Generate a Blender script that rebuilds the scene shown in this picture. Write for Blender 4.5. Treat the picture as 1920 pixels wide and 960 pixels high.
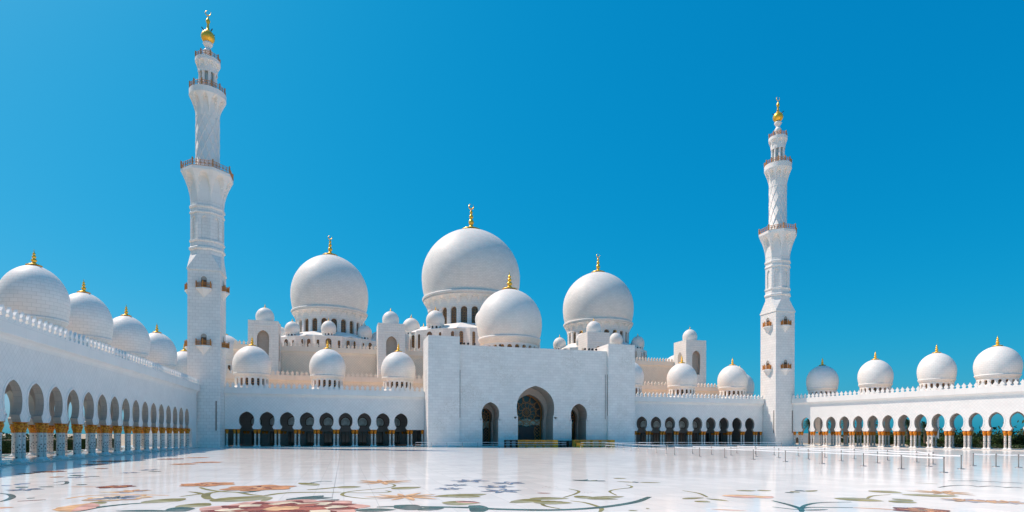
import bpy, math, random
from math import sin, cos, pi, radians as R_
from mathutils import Vector, Matrix
from mathutils.geometry import tessellate_polygon

# ------------------------------------------------------------------ camera, sky, sun, exposure
for o in list(bpy.data.objects): bpy.data.objects.remove(o)
S = bpy.context.scene
COL = S.collection
YAW = 0.277                       # camera looks this far right of the courtyard axis
EYE = 3.376
cd = bpy.data.cameras.new('camera'); cam = bpy.data.objects.new('camera', cd); COL.objects.link(cam)
cd.sensor_width = 36; cd.lens = 36*1107.4/1920; cd.shift_y = 0.1746
cd.clip_start = 0.1; cd.clip_end = 20000
cam.rotation_mode = 'QUATERNION'
cam.rotation_quaternion = (Matrix.Rotation(-YAW,3,'Z') @ Matrix.Rotation(pi/2,3,'X') @ Matrix.Rotation(0.0027,3,'Z')).to_quaternion()
cam.location = (0,0,EYE)
S.camera = cam

SUN_EL = R_(56); SUN_AZ = R_(-52.3)                  # azimuth from +Y, positive towards +X
W = bpy.data.worlds.new('World'); S.world = W; W.use_nodes = True
wn = W.node_tree.nodes; wl = W.node_tree.links; wn.clear()
sky = wn.new('ShaderNodeTexSky'); sky.sky_type = 'NISHITA'; sky.sun_disc = False
sky.sun_elevation = SUN_EL; sky.sun_rotation = SUN_AZ
sky.air_density = 1.0; sky.dust_density = 1.6; sky.ozone_density = 4.0; sky.altitude = 0
hsv = wn.new('ShaderNodeHueSaturation'); hsv.inputs['Saturation'].default_value = 1.25
tint = wn.new('ShaderNodeMix'); tint.data_type = 'RGBA'; tint.blend_type = 'MULTIPLY'
tint.inputs['Factor'].default_value = 1.0
tint.inputs['B'].default_value = (0.60, 1.0, 1.0, 1)
bg = wn.new('ShaderNodeBackground'); bg.inputs['Strength'].default_value = 0.12
out = wn.new('ShaderNodeOutputWorld')
wl.new(sky.outputs['Color'], hsv.inputs['Color']); wl.new(hsv.outputs['Color'], tint.inputs['A'])
# grade the sky towards a deep saturated blue: per channel gain * (strength * value) ^ power
sep = wn.new('ShaderNodeSeparateColor'); com = wn.new('ShaderNodeCombineColor'); wl.new(tint.outputs['Result'], sep.inputs['Color'])
SKY_STRENGTH = 0.12
for ch, p_, a_ in (('Red',2.6,2.8),('Green',.54,.495),('Blue',.42,.655)):
    q0 = wn.new('ShaderNodeMath'); q0.operation='MULTIPLY'; q0.inputs[1].default_value=SKY_STRENGTH; wl.new(sep.outputs[ch], q0.inputs[0])
    q1 = wn.new('ShaderNodeMath'); q1.operation='POWER'; q1.inputs[1].default_value=p_; wl.new(q0.outputs[0], q1.inputs[0])
    q2 = wn.new('ShaderNodeMath'); q2.operation='MULTIPLY'; q2.inputs[1].default_value=a_/SKY_STRENGTH; wl.new(q1.outputs[0], q2.inputs[0])
    wl.new(q2.outputs[0], com.inputs[ch])
wl.new(com.outputs['Color'], bg.inputs['Color']); wl.new(bg.outputs['Background'], out.inputs['Surface'])
sl = bpy.data.lights.new('sun', 'SUN'); sl.energy = 3.7; sl.angle = R_(0.53); sl.color = (1.0, 0.905, 0.775)
sun = bpy.data.objects.new('sun', sl); COL.objects.link(sun)
sd = Vector((sin(SUN_AZ)*cos(SUN_EL), cos(SUN_AZ)*cos(SUN_EL), sin(SUN_EL)))
sun.rotation_mode = 'QUATERNION'; sun.rotation_quaternion = sd.to_track_quat('Z','Y')
sun.location = (-60, 60, 150)
S.view_settings.view_transform = 'Standard'; S.view_settings.look = 'None'
S.view_settings.exposure = 0.28; S.view_settings.gamma = 1.0; S.view_settings.use_curve_mapping = False
S.render.engine = 'CYCLES'
S.cycles.max_bounces = 8; S.cycles.diffuse_bounces = 5; S.cycles.glossy_bounces = 4

rnd = random.Random(7)

# ------------------------------------------------------------------ materials
def nm(name, base=(.8,.8,.8), rough=.5, metal=0.0, spec=.5):
    m = bpy.data.materials.new(name); m.use_nodes = True
    b = m.node_tree.nodes['Principled BSDF']
    b.inputs['Base Color'].default_value = (*base,1); b.inputs['Roughness'].default_value = rough
    b.inputs['Metallic'].default_value = metal; b.inputs['Specular IOR Level'].default_value = spec
    return m, m.node_tree.nodes, m.node_tree.links, b
def noise_mul(nodes, links, col_out, scale, amt, coord='Object', detail=4):
    tc = nodes.new('ShaderNodeTexCoord'); n = nodes.new('ShaderNodeTexNoise')
    n.inputs['Scale'].default_value = scale; n.inputs['Detail'].default_value = detail
    links.new(tc.outputs[coord], n.inputs['Vector'])
    mr = nodes.new('ShaderNodeMapRange'); mr.inputs['From Min'].default_value=.3; mr.inputs['From Max'].default_value=.7
    mr.inputs['To Min'].default_value = 1-amt; mr.inputs['To Max'].default_value = 1+amt*.5
    links.new(n.outputs['Fac'], mr.inputs['Value'])
    mx = nodes.new('ShaderNodeMix'); mx.data_type='RGBA'; mx.blend_type='MULTIPLY'; mx.inputs['Factor'].default_value=1
    links.new(col_out, mx.inputs['A']); links.new(mr.outputs['Result'], mx.inputs['B'])
    return mx.outputs['Result']
def marble(name, w, h, c1, c2, mortar, ms=.03, rot=0.0, offset=.5, rough=.55, relief=0.0, bump=.25):
    m, n, l, b = nm(name, c1, rough)
    tc = n.new('ShaderNodeTexCoord'); mp = n.new('ShaderNodeMapping'); mp.inputs['Rotation'].default_value=(0,0,rot)
    l.new(tc.outputs['UV'], mp.inputs['Vector'])
    br = n.new('ShaderNodeTexBrick'); br.offset = offset; br.squash = 1
    br.inputs['Scale'].default_value=1; br.inputs['Brick Width'].default_value=w; br.inputs['Row Height'].default_value=h
    br.inputs['Mortar Size'].default_value=ms; br.inputs['Mortar Smooth'].default_value=.2
    br.inputs['Color1'].default_value=(*c1,1); br.inputs['Color2'].default_value=(*c2,1); br.inputs['Mortar'].default_value=(*mortar,1)
    l.new(mp.outputs['Vector'], br.inputs['Vector'])
    c = noise_mul(n, l, br.outputs['Color'], .35, .05)
    if relief:
        # plant relief in colour alone: groove shade painted as darker leafy drifts
        n1 = n.new('ShaderNodeTexNoise'); n1.inputs['Scale'].default_value=1.5; n1.inputs['Detail'].default_value=3; n1.inputs['Distortion'].default_value=2.2
        l.new(tc.outputs['UV'], n1.inputs['Vector'])
        ns = n.new('ShaderNodeTexNoise'); ns.inputs['Scale'].default_value=.13; ns.inputs['Detail'].default_value=3; l.new(tc.outputs['UV'], ns.inputs['Vector'])
        r1 = n.new('ShaderNodeMapRange'); r1.inputs['From Min'].default_value=.5; r1.inputs['From Max'].default_value=.58
        l.new(ns.outputs['Fac'], r1.inputs['Value'])
        r2 = n.new('ShaderNodeMapRange'); r2.inputs['From Min'].default_value=.52; r2.inputs['From Max'].default_value=.56
        l.new(n1.outputs['Fac'], r2.inputs['Value'])
        mu = n.new('ShaderNodeMath'); mu.operation='MULTIPLY'; l.new(r1.outputs['Result'],mu.inputs[0]); l.new(r2.outputs['Result'],mu.inputs[1])
        mu2 = n.new('ShaderNodeMath'); mu2.operation='MULTIPLY'; mu2.inputs[1].default_value=relief; l.new(mu.outputs[0],mu2.inputs[0])
        mx = n.new('ShaderNodeMix'); mx.data_type='RGBA'; mx.inputs['B'].default_value=(.68,.64,.58,1)
        l.new(mu2.outputs[0], mx.inputs['Factor']); l.new(c, mx.inputs['A']); c = mx.outputs['Result']
    l.new(c, b.inputs['Base Color']); b.inputs['Specular IOR Level'].default_value=.3
    bp = n.new('ShaderNodeBump'); bp.inputs['Strength'].default_value=bump; bp.inputs['Distance'].default_value=.02
    bp.invert = True
    l.new(br.outputs['Fac'], bp.inputs['Height']); l.new(bp.outputs['Normal'], b.inputs['Normal'])
    return m
WHITE=(.85,.815,.765); WHITE2=(.79,.76,.715); JOINT=(.60,.575,.54)
M = {}
M['block']  = marble('marble_block', 1.25, .8, WHITE, WHITE2, JOINT, .03)
M['portal'] = marble('marble_portal', 1.5, .75, WHITE, (.775,.74,.695), (.66,.635,.60), .03, relief=.8)
M['diag']   = marble('marble_diagonal_tile', .62, .62, (.85,.815,.77), (.81,.78,.735), (.72,.695,.655), .03, rot=pi/4, offset=0)
M['dome']   = marble('marble_dome', .95, .5, (.85,.81,.755), (.795,.76,.705), (.65,.62,.575), .026)
M['bigdome']= marble('marble_large_dome', 1.3, .62, (.85,.81,.75), (.78,.745,.69), (.62,.59,.545), .04)
M['plain']  = marble('marble_trim', 2.4, 3.0, (.85,.815,.765), (.83,.795,.745), (.72,.69,.65), .02)
M['jamb']   = marble('marble_jamb_shaded', .9, .7, (.46,.405,.35), (.42,.37,.32), (.33,.31,.285), .025)  # white marble darkened: shade of the reveals is painted into the colour
M['rear']   = marble('marble_rear_shaded', 1.4, .9, (.40,.36,.32), (.38,.34,.305), (.33,.30,.27), .02)  # darker copy of the marble, with the gallery's shade in its colour
M['tier'] = marble('marble_tile_bounce_tint', .62, .62, (.87,.745,.61), (.83,.71,.58), (.67,.57,.46), .03, rot=pi/4, offset=0)  # tier marble tinted peach: warm bounce off the roofs is painted in
M['tiertrim'] = marble('marble_trim_bounce_tint', 2.4, 3.0, (.87,.76,.64), (.85,.74,.62), (.72,.62,.52), .02)  # tier trim carries the same painted roof bounce in its tint
M['roof'] = marble('tan_roof_screed', 2.0, 2.0, (.85,.60,.40), (.80,.56,.37), (.6,.42,.29), .03, offset=0, rough=.9)
M['inner']  = marble('inner_wall_shaded', 1.6, 1.0, (.32,.30,.285), (.29,.275,.26), (.2,.19,.18), .03)  # shade inside the wings is put into this dark base colour
M['paving'] = marble('stone_paving', 1.2, 1.2, (.70,.63,.56), (.66,.60,.53), (.5,.46,.42), .02, offset=0, rough=.2)

def simple(name, col, rough=.5, metal=0, amt=.08, scale=1.5, spec=.5):
    m, n, l, b = nm(name, col, rough, metal, spec)
    rgb = n.new('ShaderNodeRGB'); rgb.outputs[0].default_value=(*col,1)
    l.new(noise_mul(n, l, rgb.outputs[0], scale, amt), b.inputs['Base Color'])
    return m
M['gold'] = simple('polished_gold', (1.0,.55,.06), .34, .55, .1, 1.0)
def carved_gold():
    m, n, l, b = nm('carved_gold_leaf', (.80,.40,.06), .5, .0, .3)
    tc = n.new('ShaderNodeTexCoord'); v = n.new('ShaderNodeTexVoronoi'); v.inputs['Scale'].default_value=5.5
    l.new(tc.outputs['Object'], v.inputs['Vector'])
    cr = n.new('ShaderNodeValToRGB'); cr.color_ramp.elements[0].color=(.95,.36,.015,1); cr.color_ramp.elements[1].color=(.50,.12,.006,1)
    cr.color_ramp.elements[0].position=.15; cr.color_ramp.elements[1].position=.75
    l.new(v.outputs['Distance'], cr.inputs['Fac']); l.new(cr.outputs['Color'], b.inputs['Base Color'])
    bp = n.new('ShaderNodeBump'); bp.inputs['Strength'].default_value=.8; bp.inputs['Distance'].default_value=.08; bp.invert=True
    l.new(v.outputs['Distance'], bp.inputs['Height']); l.new(bp.outputs['Normal'], b.inputs['Normal'])
    return m
M['capital'] = carved_gold()
def inlaid_shaft():
    m, n, l, b = nm('inlaid_marble_shaft', (.76,.71,.66), .35)
    tc = n.new('ShaderNodeTexCoord'); mp = n.new('ShaderNodeMapping'); mp.inputs['Scale'].default_value=(3.6,3.4,1)
    l.new(tc.outputs['UV'], mp.inputs['Vector'])
    v = n.new('ShaderNodeTexVoronoi'); v.inputs['Scale'].default_value=1.0; v.inputs['Randomness'].default_value=.55
    l.new(mp.outputs['Vector'], v.inputs['Vector'])
    cr = n.new('ShaderNodeValToRGB'); e=cr.color_ramp.elements
    e[0].position=.25; e[0].color=(.13,.11,.10,1); e[1].position=.40; e[1].color=(.68,.62,.56,1)
    l.new(v.outputs['Distance'], cr.inputs['Fac']); l.new(cr.outputs['Color'], b.inputs['Base Color'])
    return m
M['shaft'] = inlaid_shaft()
M['bronze'] = simple('bronze_brown_rail', (.55,.25,.09), .45, .2, .15, 2)
M['oak'] = simple('golden_wood', (.58,.21,.035), .5, 0, .2, 3)
M['doorwood'] = simple('dark_door_wood', (.10,.06,.035), .5, 0, .2, 2)
def lattice_glass(name, scale, gold=(.34,.16,.045), glass=(.018,.028,.032)):
    m, n, l, b = nm(name, glass, .25)
    tc = n.new('ShaderNodeTexCoord'); v = n.new('ShaderNodeTexVoronoi'); v.feature='DISTANCE_TO_EDGE'; v.inputs['Scale'].default_value=scale
    v.inputs['Randomness'].default_value=.35
    l.new(tc.outputs['UV'], v.inputs['Vector'])
    cr = n.new('ShaderNodeValToRGB'); e=cr.color_ramp.elements; cr.color_ramp.interpolation='CONSTANT'
    e[0].position=0; e[0].color=(*gold,1); e[1].position=.13; e[1].color=(*glass,1)
    l.new(v.outputs['Distance'], cr.inputs['Fac']); l.new(cr.outputs['Color'], b.inputs['Base Color'])
    return m
M['lattice'] = lattice_glass('window_lattice', 1.6)
M['lattice_gold'] = lattice_glass('window_lattice_golden', 1.9, (.52,.27,.07), (.06,.045,.03))
M['dark'] = simple('painted_opening_dark', (.035,.036,.038), .5, 0, .1, 1)  # near-black colour stands in for unlit depth behind openings and holes
M['glass'] = simple('dark_glass', (.03,.045,.05), .06, 0, .3, .6)
M['frost'] = simple('pale_etched_glass', (.62,.72,.72), .15, 0, .3, 1.2)
M['teal_glass'] = simple('pale_green_glass', (.30,.42,.36), .2, 0, .35, 1.0)
M['black'] = simple('black_metal', (.02,.02,.022), .4, .3, .1, 4)
M['steel'] = simple('brushed_steel', (.30,.27,.25), .35, .7, .1, 4)
M['belt'] = simple('white_belt', (.80,.80,.80), .5, 0, .04, 3)
M['rail'] = simple('pale_rail', (.72,.72,.74), .35, .2, .04, 3)
M['stone_col'] = simple('grey_green_lantern_column', (.36,.45,.46), .3, 0, .1, 2)
M['tracery'] = simple('dark_gold_tracery', (.36,.16,.04), .45, 0, .2, 3)
M['yellow'] = simple('yellow_end_panel', (.98,.38,.01), .5, 0, .1, 2)
M['slat'] = simple('brown_slats', (.82,.36,.05), .6, 0, .25, 2, .2)
M['slatdark'] = simple('dark_brown_slats', (.09,.04,.022), .7, 0, .25, 2, .1)
M['trunk'] = simple('palm_bark', (.16,.11,.07), .8, 0, .3, 3)
M['sand'] = simple('sandy_ground', (.42,.34,.24), .9, 0, .25, .05)
M['beige'] = simple('beige_render', (.52,.42,.30), .8, 0, .1, .5)
def leafmat(name, a, bcol):
    m, n, l, b = nm(name, a, .6, spec=.2)
    tc = n.new('ShaderNodeTexCoord'); ns = n.new('ShaderNodeTexNoise'); ns.inputs['Scale'].default_value=1.1; ns.inputs['Detail'].default_value=5
    l.new(tc.outputs['Object'], ns.inputs['Vector'])
    cr = n.new('ShaderNodeValToRGB'); e=cr.color_ramp.elements; e[0].position=.35; e[0].color=(*a,1); e[1].position=.68; e[1].color=(*bcol,1)
    l.new(ns.outputs['Fac'], cr.inputs['Fac']); l.new(cr.outputs['Color'], b.inputs['Base Color'])
    return m
M['leaf'] = leafmat('shrub_leaves', (.035,.07,.02), (.09,.14,.035))
M['leafdark'] = leafmat('dark_hedge_leaves', (.018,.04,.014), (.05,.085,.022))
M['frond'] = leafmat('palm_fronds', (.03,.06,.03), (.07,.10,.045))
def watermat():
    m, n, l, b = nm('pool_water', (.10,.34,.36), .03)
    ns = n.new('ShaderNodeTexNoise'); ns.inputs['Scale'].default_value=1.5
    bp = n.new('ShaderNodeBump'); bp.inputs['Strength'].default_value=.06; l.new(ns.outputs['Fac'],bp.inputs['Height']); l.new(bp.outputs['Normal'],b.inputs['Normal'])
    return m
M['water'] = watermat()
def polish(m, n, l, col, rough_socket=None, rough=.1, lo=.02, hi=.66):
    """polished stone: diffuse stone under a clear reflection that grows towards grazing angles"""
    o=[x for x in n if x.type=='OUTPUT_MATERIAL'][0]
    for x in [x for x in n if x.type=='BSDF_PRINCIPLED']: n.remove(x)
    d=n.new('ShaderNodeBsdfDiffuse'); g=n.new('ShaderNodeBsdfGlossy'); mx=n.new('ShaderNodeMixShader'); f=n.new('ShaderNodeFresnel'); f.inputs['IOR'].default_value=1.5
    mr=n.new('ShaderNodeMapRange'); mr.inputs['From Min'].default_value=.04; mr.inputs['From Max'].default_value=1; mr.inputs['To Min'].default_value=lo; mr.inputs['To Max'].default_value=hi
    l.new(f.outputs['Fac'], mr.inputs['Value']); l.new(mr.outputs['Result'], mx.inputs['Fac'])
    l.new(col, d.inputs['Color']); g.inputs['Color'].default_value=(.97,.97,.97,1); g.inputs['Roughness'].default_value=rough
    if rough_socket is not None: l.new(rough_socket, g.inputs['Roughness'])
    l.new(d.outputs[0], mx.inputs[1]); l.new(g.outputs[0], mx.inputs[2]); l.new(mx.outputs[0], o.inputs['Surface'])
def floormat():
    m, n, l, b = nm('polished_white_marble_floor', (.80,.80,.79), .11)
    tc = n.new('ShaderNodeTexCoord')
    br = n.new('ShaderNodeTexBrick'); br.offset=0
    br.inputs['Scale'].default_value=1; br.inputs['Brick Width'].default_value=1.6; br.inputs['Row Height'].default_value=1.6
    br.inputs['Mortar Size'].default_value=.02; br.inputs['Mortar Smooth'].default_value=.1
    br.inputs['Color1'].default_value=(.85,.82,.78,1); br.inputs['Color2'].default_value=(.75,.73,.70,1); br.inputs['Mortar'].default_value=(.64,.63,.61,1)
    l.new(tc.outputs['Object'], br.inputs['Vector'])
    c = noise_mul(n, l, br.outputs['Color'], .12, .06, detail=8)
    ns = n.new('ShaderNodeTexNoise'); ns.inputs['Scale'].default_value=.25; ns.inputs['Detail'].default_value=6
    l.new(tc.outputs['Object'], ns.inputs['Vector'])
    mr = n.new('ShaderNodeMapRange'); mr.inputs['To Min'].default_value=.035; mr.inputs['To Max'].default_value=.13
    l.new(ns.outputs['Fac'], mr.inputs['Value'])
    polish(m, n, l, c, mr.outputs['Result'])
    return m
M['floor'] = floormat()
def inlay(name, col):
    m, n, l, b = nm(name, col, .15)
    rgb = n.new('ShaderNodeRGB'); rgb.outputs[0].default_value=(*col,1)
    polish(m, n, l, noise_mul(n, l, rgb.outputs[0], .9, .45), None, .12, .015, .42)
    return m
INK = dict(olive=(.27,.24,.085), sage=(.34,.33,.20), teal=(.05,.13,.125), peach=(.78,.47,.25), pink=(.70,.40,.33), maroon=(.22,.05,.04),
           orange=(.62,.29,.13), blue=(.15,.22,.33), dark=(.11,.15,.15), cream=(.80,.68,.50), poppy=(.62,.29,.13), lav=(.45,.45,.52), red=(.42,.13,.09))
INKM = {k: inlay('inlay_stone_'+k, v) for k, v in INK.items()}

# ------------------------------------------------------------------ mesh helpers
class MB:
    def __init__(s): s.v=[]; s.f=[]; s.m=[]; s.sm=[]; s.uv={}
    def face(s, pts, mi=0, smooth=False, uv=None):
        i0=len(s.v); s.v.extend([tuple(p) for p in pts]); s.f.append(tuple(range(i0,i0+len(pts)))); s.m.append(mi); s.sm.append(smooth)
        if uv is not None: s.uv[len(s.f)-1]=uv
    def grid(s, rows, mi=0, smooth=True, uvs=None, closed=False):
        # rows: list of equal-length lists of points (shared verts)
        i0=len(s.v); n=len(rows[0])
        for r in rows: s.v.extend([tuple(p) for p in r])
        for a in range(len(rows)-1):
            for b in range(n if closed else n-1):
                b2=(b+1)%n
                s.f.append((i0+a*n+b, i0+a*n+b2, i0+(a+1)*n+b2, i0+(a+1)*n+b)); s.m.append(mi); s.sm.append(smooth)
                if uvs:
                    u0=uvs(a,b); u1=uvs(a,b+1); u2=uvs(a+1,b+1); u3=uvs(a+1,b)
                    s.uv[len(s.f)-1]=[u0,u1,u2,u3]
    def box(s, x0,x1,y0,y1,z0,z1, mi=0, bottom=True):
        p=[(x0,y0,z0),(x1,y0,z0),(x1,y1,z0),(x0,y1,z0),(x0,y0,z1),(x1,y0,z1),(x1,y1,z1),(x0,y1,z1)]
        q=[(0,1,5,4),(1,2,6,5),(2,3,7,6),(3,0,4,7),(4,5,6,7)]+([(3,2,1,0)] if bottom else [])
        for f in q: s.face([p[i] for i in f], mi)
    def lathe(s, prof, n=48, cx=0, cy=0, mi=0, smooth=True, a0=0.0, sweep=2*pi, zoff=0):
        full = abs(sweep-2*pi)<1e-6; cnt = n if full else n+1
        L=[0]
        for (r0,z0),(r1,z1) in zip(prof,prof[1:]): L.append(L[-1]+math.hypot(r1-r0,z1-z0))
        rm=max(r for r,z in prof)
        rows=[[(cx+r*cos(a0+sweep*k/n), cy+r*sin(a0+sweep*k/n), z+zoff) for k in range(cnt)] for r,z in prof]
        s.grid(rows, mi, smooth, lambda a,b:(sweep*b/n*rm, L[a]), closed=full)
    def prism(s, poly, z0, z1, mi=0, top=True, bottom=False):
        n=len(poly)
        for i in range(n):
            a=poly[i]; b=poly[(i+1)%n]
            s.face([(a[0],a[1],z0),(b[0],b[1],z0),(b[0],b[1],z1),(a[0],a[1],z1)], mi)
        if top: s.face([(p[0],p[1],z1) for p in poly], mi)
        if bottom: s.face([(p[0],p[1],z0) for p in reversed(poly)], mi)
    def tube(s, pts, r, n=6, mi=0, closed=False, radii=None):
        pts=[Vector(p) for p in pts]; rows=[]
        N=len(pts)
        for i,p in enumerate(pts):
            if closed: t=(pts[(i+1)%N]-pts[i-1])
            else: t=pts[min(i+1,N-1)]-pts[max(i-1,0)]
            t.normalize()
            u=t.cross(Vector((0,0,1)))
            if u.length<1e-3: u=t.cross(Vector((0,1,0)))
            u.normalize(); w=u.cross(t)
            rr = radii[i] if radii else r
            rows.append([p+u*rr*cos(2*pi*k/n)+w*rr*sin(2*pi*k/n) for k in range(n)])
        if closed: rows.append(rows[0])
        s.grid(rows, mi, True, closed=True)
    def xform(s, fn, start=0):
        for i in range(start,len(s.v)): s.v[i]=tuple(fn(*s.v[i]))
    def mesh(s, name, mats):
        me=bpy.data.meshes.new(name); me.from_pydata(s.v,[],s.f)
        for m in mats: me.materials.append(m)
        me.polygons.foreach_set('material_index', s.m); me.polygons.foreach_set('use_smooth', s.sm)
        uvl=me.uv_layers.new(name='UVMap'); data=uvl.data
        for p in me.polygons:
            u=s.uv.get(p.index)
            if u is not None:
                for k,li in enumerate(p.loop_indices): data[li].uv=u[k]
            else:
                n=p.normal; ax=abs(n.x); ay=abs(n.y); az=abs(n.z)
                if az>=ax and az>=ay: fn=lambda c:(c[0],c[1])
                elif ay>=ax: fn=lambda c:(c[0],c[2])
                else: fn=lambda c:(c[1],c[2])
                for vi,li in zip(p.vertices,p.loop_indices): data[li].uv=fn(s.v[vi])
        me.update(); return me
def obj(name, mb, mats, parent=None, loc=(0,0,0), rz=0.0):
    if not isinstance(mats,(list,tuple)): mats=[mats]
    me = mb.mesh(name, mats) if isinstance(mb,MB) else mb
    o=bpy.data.objects.new(name, me); COL.objects.link(o); o.location=loc; o.rotation_euler=(0,0,rz)
    if parent is not None: o.parent=parent
    return o
def tag(o, label, cat, group=None):
    o['label']=label; o['category']=cat
    if group: o['group']=group
    return o
def thing(name, label, cat, loc=(0,0,0), rz=0.0, group=None):
    o=bpy.data.objects.new(name,None); COL.objects.link(o); o.location=loc; o.rotation_euler=(0,0,rz); o.empty_display_size=.5
    return tag(o,label,cat,group)
def struct(o, kind='structure'): o['kind']=kind; return o
def copy_tree(src, parent=None, loc=None, rz=None):
    c=src.copy(); COL.objects.link(c)
    c.parent=parent
    if loc is not None: c.location=loc
    if rz is not None: c.rotation_euler=(0,0,rz)
    for ch in src.children: copy_tree(ch, c)
    return c

# ---- keyhole arch outline (list from left foot, over the top, to the right foot)
def keyhole(hwb, zb, hwn, zn, R, zc, za, n=9, foot=None):
    L=[]
    if foot is not None: L += [(-hwb, foot)]
    for i in range(5):                      # concave shoulder
        t=i/4; L.append((-(hwn+(hwb-hwn)*(1-t)**1.8), zb+(zn-zb)*t))
    for i in range(1,n+1):
        t=pi/2*i/n; L.append((-(hwn+(R-hwn)*sin(t)), zc-(zc-zn)*cos(t)))
    for i in range(1,n+3):
        q=i/(n+2); t=pi/2*q; L.append((-R*cos(t) if i<n+2 else 0.0, zc+(za-zc)*(.93*sin(t)+.07*q**5)))
    return L+[(-x,z) for x,z in reversed(L[:-1])]
def roundarch(hw, zb, zs, za, n=8):
    L=[(-hw,zb)]
    for i in range(n+1):
        t=pi/2*i/n; L.append((-hw*cos(t) if i<n else 0.0, zs+(za-zs)*sin(t)))
    return L+[(-x,z) for x,z in reversed(L[:-1])]
def tess(poly):
    return tessellate_polygon([[Vector((x,z,0)) for x,z in poly]])
def bay(mb, cx, w, zb, zt, arch, y0, y1, mi=0, mij=1, top=False, trim=0.0, trimw=.28, back=True):
    """one wall bay with an arch cut up from its bottom edge; front at y0, back at y1"""
    wl_=cx-w/2; wr=cx+w/2
    A=[(cx+x,z) for x,z in arch]
    poly=[(wl_,zb)]+([] if abs(A[0][0]-wl_)<1e-6 else [])+A+[(wr,zb),(wr,zt),(wl_,zt)]
    for t in tess(poly):
        p=[poly[i] for i in t]
        ar=(p[1][0]-p[0][0])*(p[2][1]-p[0][1])-(p[2][0]-p[0][0])*(p[1][1]-p[0][1])
        if ar<0: p=p[::-1]
        mb.face([(x,y0,z) for x,z in p], mi)
        if back: mb.face([(x,y1,z) for x,z in reversed(p)], mi)
    s=0
    for (xa,za),(xb,zb2) in zip(A,A[1:]):
        d=math.hypot(xb-xa,zb2-za)
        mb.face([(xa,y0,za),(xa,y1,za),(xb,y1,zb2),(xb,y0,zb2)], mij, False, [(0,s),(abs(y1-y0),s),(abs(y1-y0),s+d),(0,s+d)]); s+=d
    for xa,xb in ((wl_,A[0][0]),(A[-1][0],wr)):
        if xb-xa>1e-4: mb.face([(xa,y0,zb),(xa,y1,zb),(xb,y1,zb),(xb,y0,zb)], mi)
    if trim:
        sg = 1 if y1>y0 else -1
        o=offset(A, trimw); yt=y0-sg*trim
        for i in range(len(A)-1):
            a,b,c,d=A[i],A[i+1],o[i+1],o[i]
            mb.face([(a[0],yt,a[1]),(b[0],yt,b[1]),(c[0],yt,c[1]),(d[0],yt,d[1])], mi)
            mb.face([(d[0],yt,d[1]),(c[0],yt,c[1]),(c[0],y0,c[1]),(d[0],y0,d[1])], mi)
            mb.face([(b[0],yt,b[1]),(a[0],yt,a[1]),(a[0],y0,a[1]),(b[0],y0,b[1])], mij)
def offset(A, d):
    o=[]
    for i,p in enumerate(A):
        a=A[max(i-1,0)]; b=A[min(i+1,len(A)-1)]
        tx,tz=b[0]-a[0],b[1]-a[1]; l=math.hypot(tx,tz) or 1
        o.append((p[0]-tz/l*d, p[1]+tx/l*d))
    return o
def panel(mb, outline, y, mi=0):
    for t in tess(outline):
        p=[outline[i] for i in t]
        ar=(p[1][0]-p[0][0])*(p[2][1]-p[0][1])-(p[2][0]-p[0][0])*(p[1][1]-p[0][1])
        if ar<0: p=p[::-1]
        mb.face([(x,y,z) for x,z in p], mi)
def extr_x(mb, prof, x0, x1, mi=0, caps=True):
    """extrude a (y,z) profile along x"""
    for (ya,za),(yb,zb) in zip(prof,prof[1:]):
        mb.face([(x0,ya,za),(x1,ya,za),(x1,yb,zb),(x0,yb,zb)], mi)
    if caps:
        for xx,rev in ((x0,False),(x1,True)):
            p=[(xx,y,z) for y,z in prof]; mb.face(p[::-1] if rev else p, mi)
MERLON=[(.60,0),(.60,.14),(.36,.27),(.27,.42),(.34,.56),(.47,.70),(.47,.84),(.30,1.05),(.13,1.27),(0,1.55)]
def merlons(mb, p0, p1, z, sp=1.33, th=.30, h=1.0, mi=0):
    p0=Vector((p0[0],p0[1],0)); p1=Vector((p1[0],p1[1],0)); d=p1-p0; L=d.length; d.normalize(); nrm=Vector((-d.y,d.x,0))
    n=max(1,round(L/sp)); k=L/n/1.33
    half=MERLON; outl=[(-x*k,zz*h) for x,zz in half]+[(x*k,zz*h) for x,zz in reversed(half[:-1])]
    tris=tess(outl)
    for i in range(n):
        c=p0+d*((i+.5)*L/n)
        for t in tris:
            p=[outl[j] for j in t]
            ar=(p[1][0]-p[0][0])*(p[2][1]-p[0][1])-(p[2][0]-p[0][0])*(p[1][1]-p[0][1])
            if ar<0: p=p[::-1]
            f=[c+d*x+Vector((0,0,z+zz))-nrm*th/2 for x,zz in p]; mb.face(f,mi)
            f=[c+d*x+Vector((0,0,z+zz))+nrm*th/2 for x,zz in reversed(p)]; mb.face(f,mi)
        for a,b in zip(outl,outl[1:]):
            q=lambda x,zz,s: c+d*x+Vector((0,0,z+zz))+nrm*th/2*s
            mb.face([q(*a,-1),q(*a,1),q(*b,1),q(*b,-1)],mi)

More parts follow.
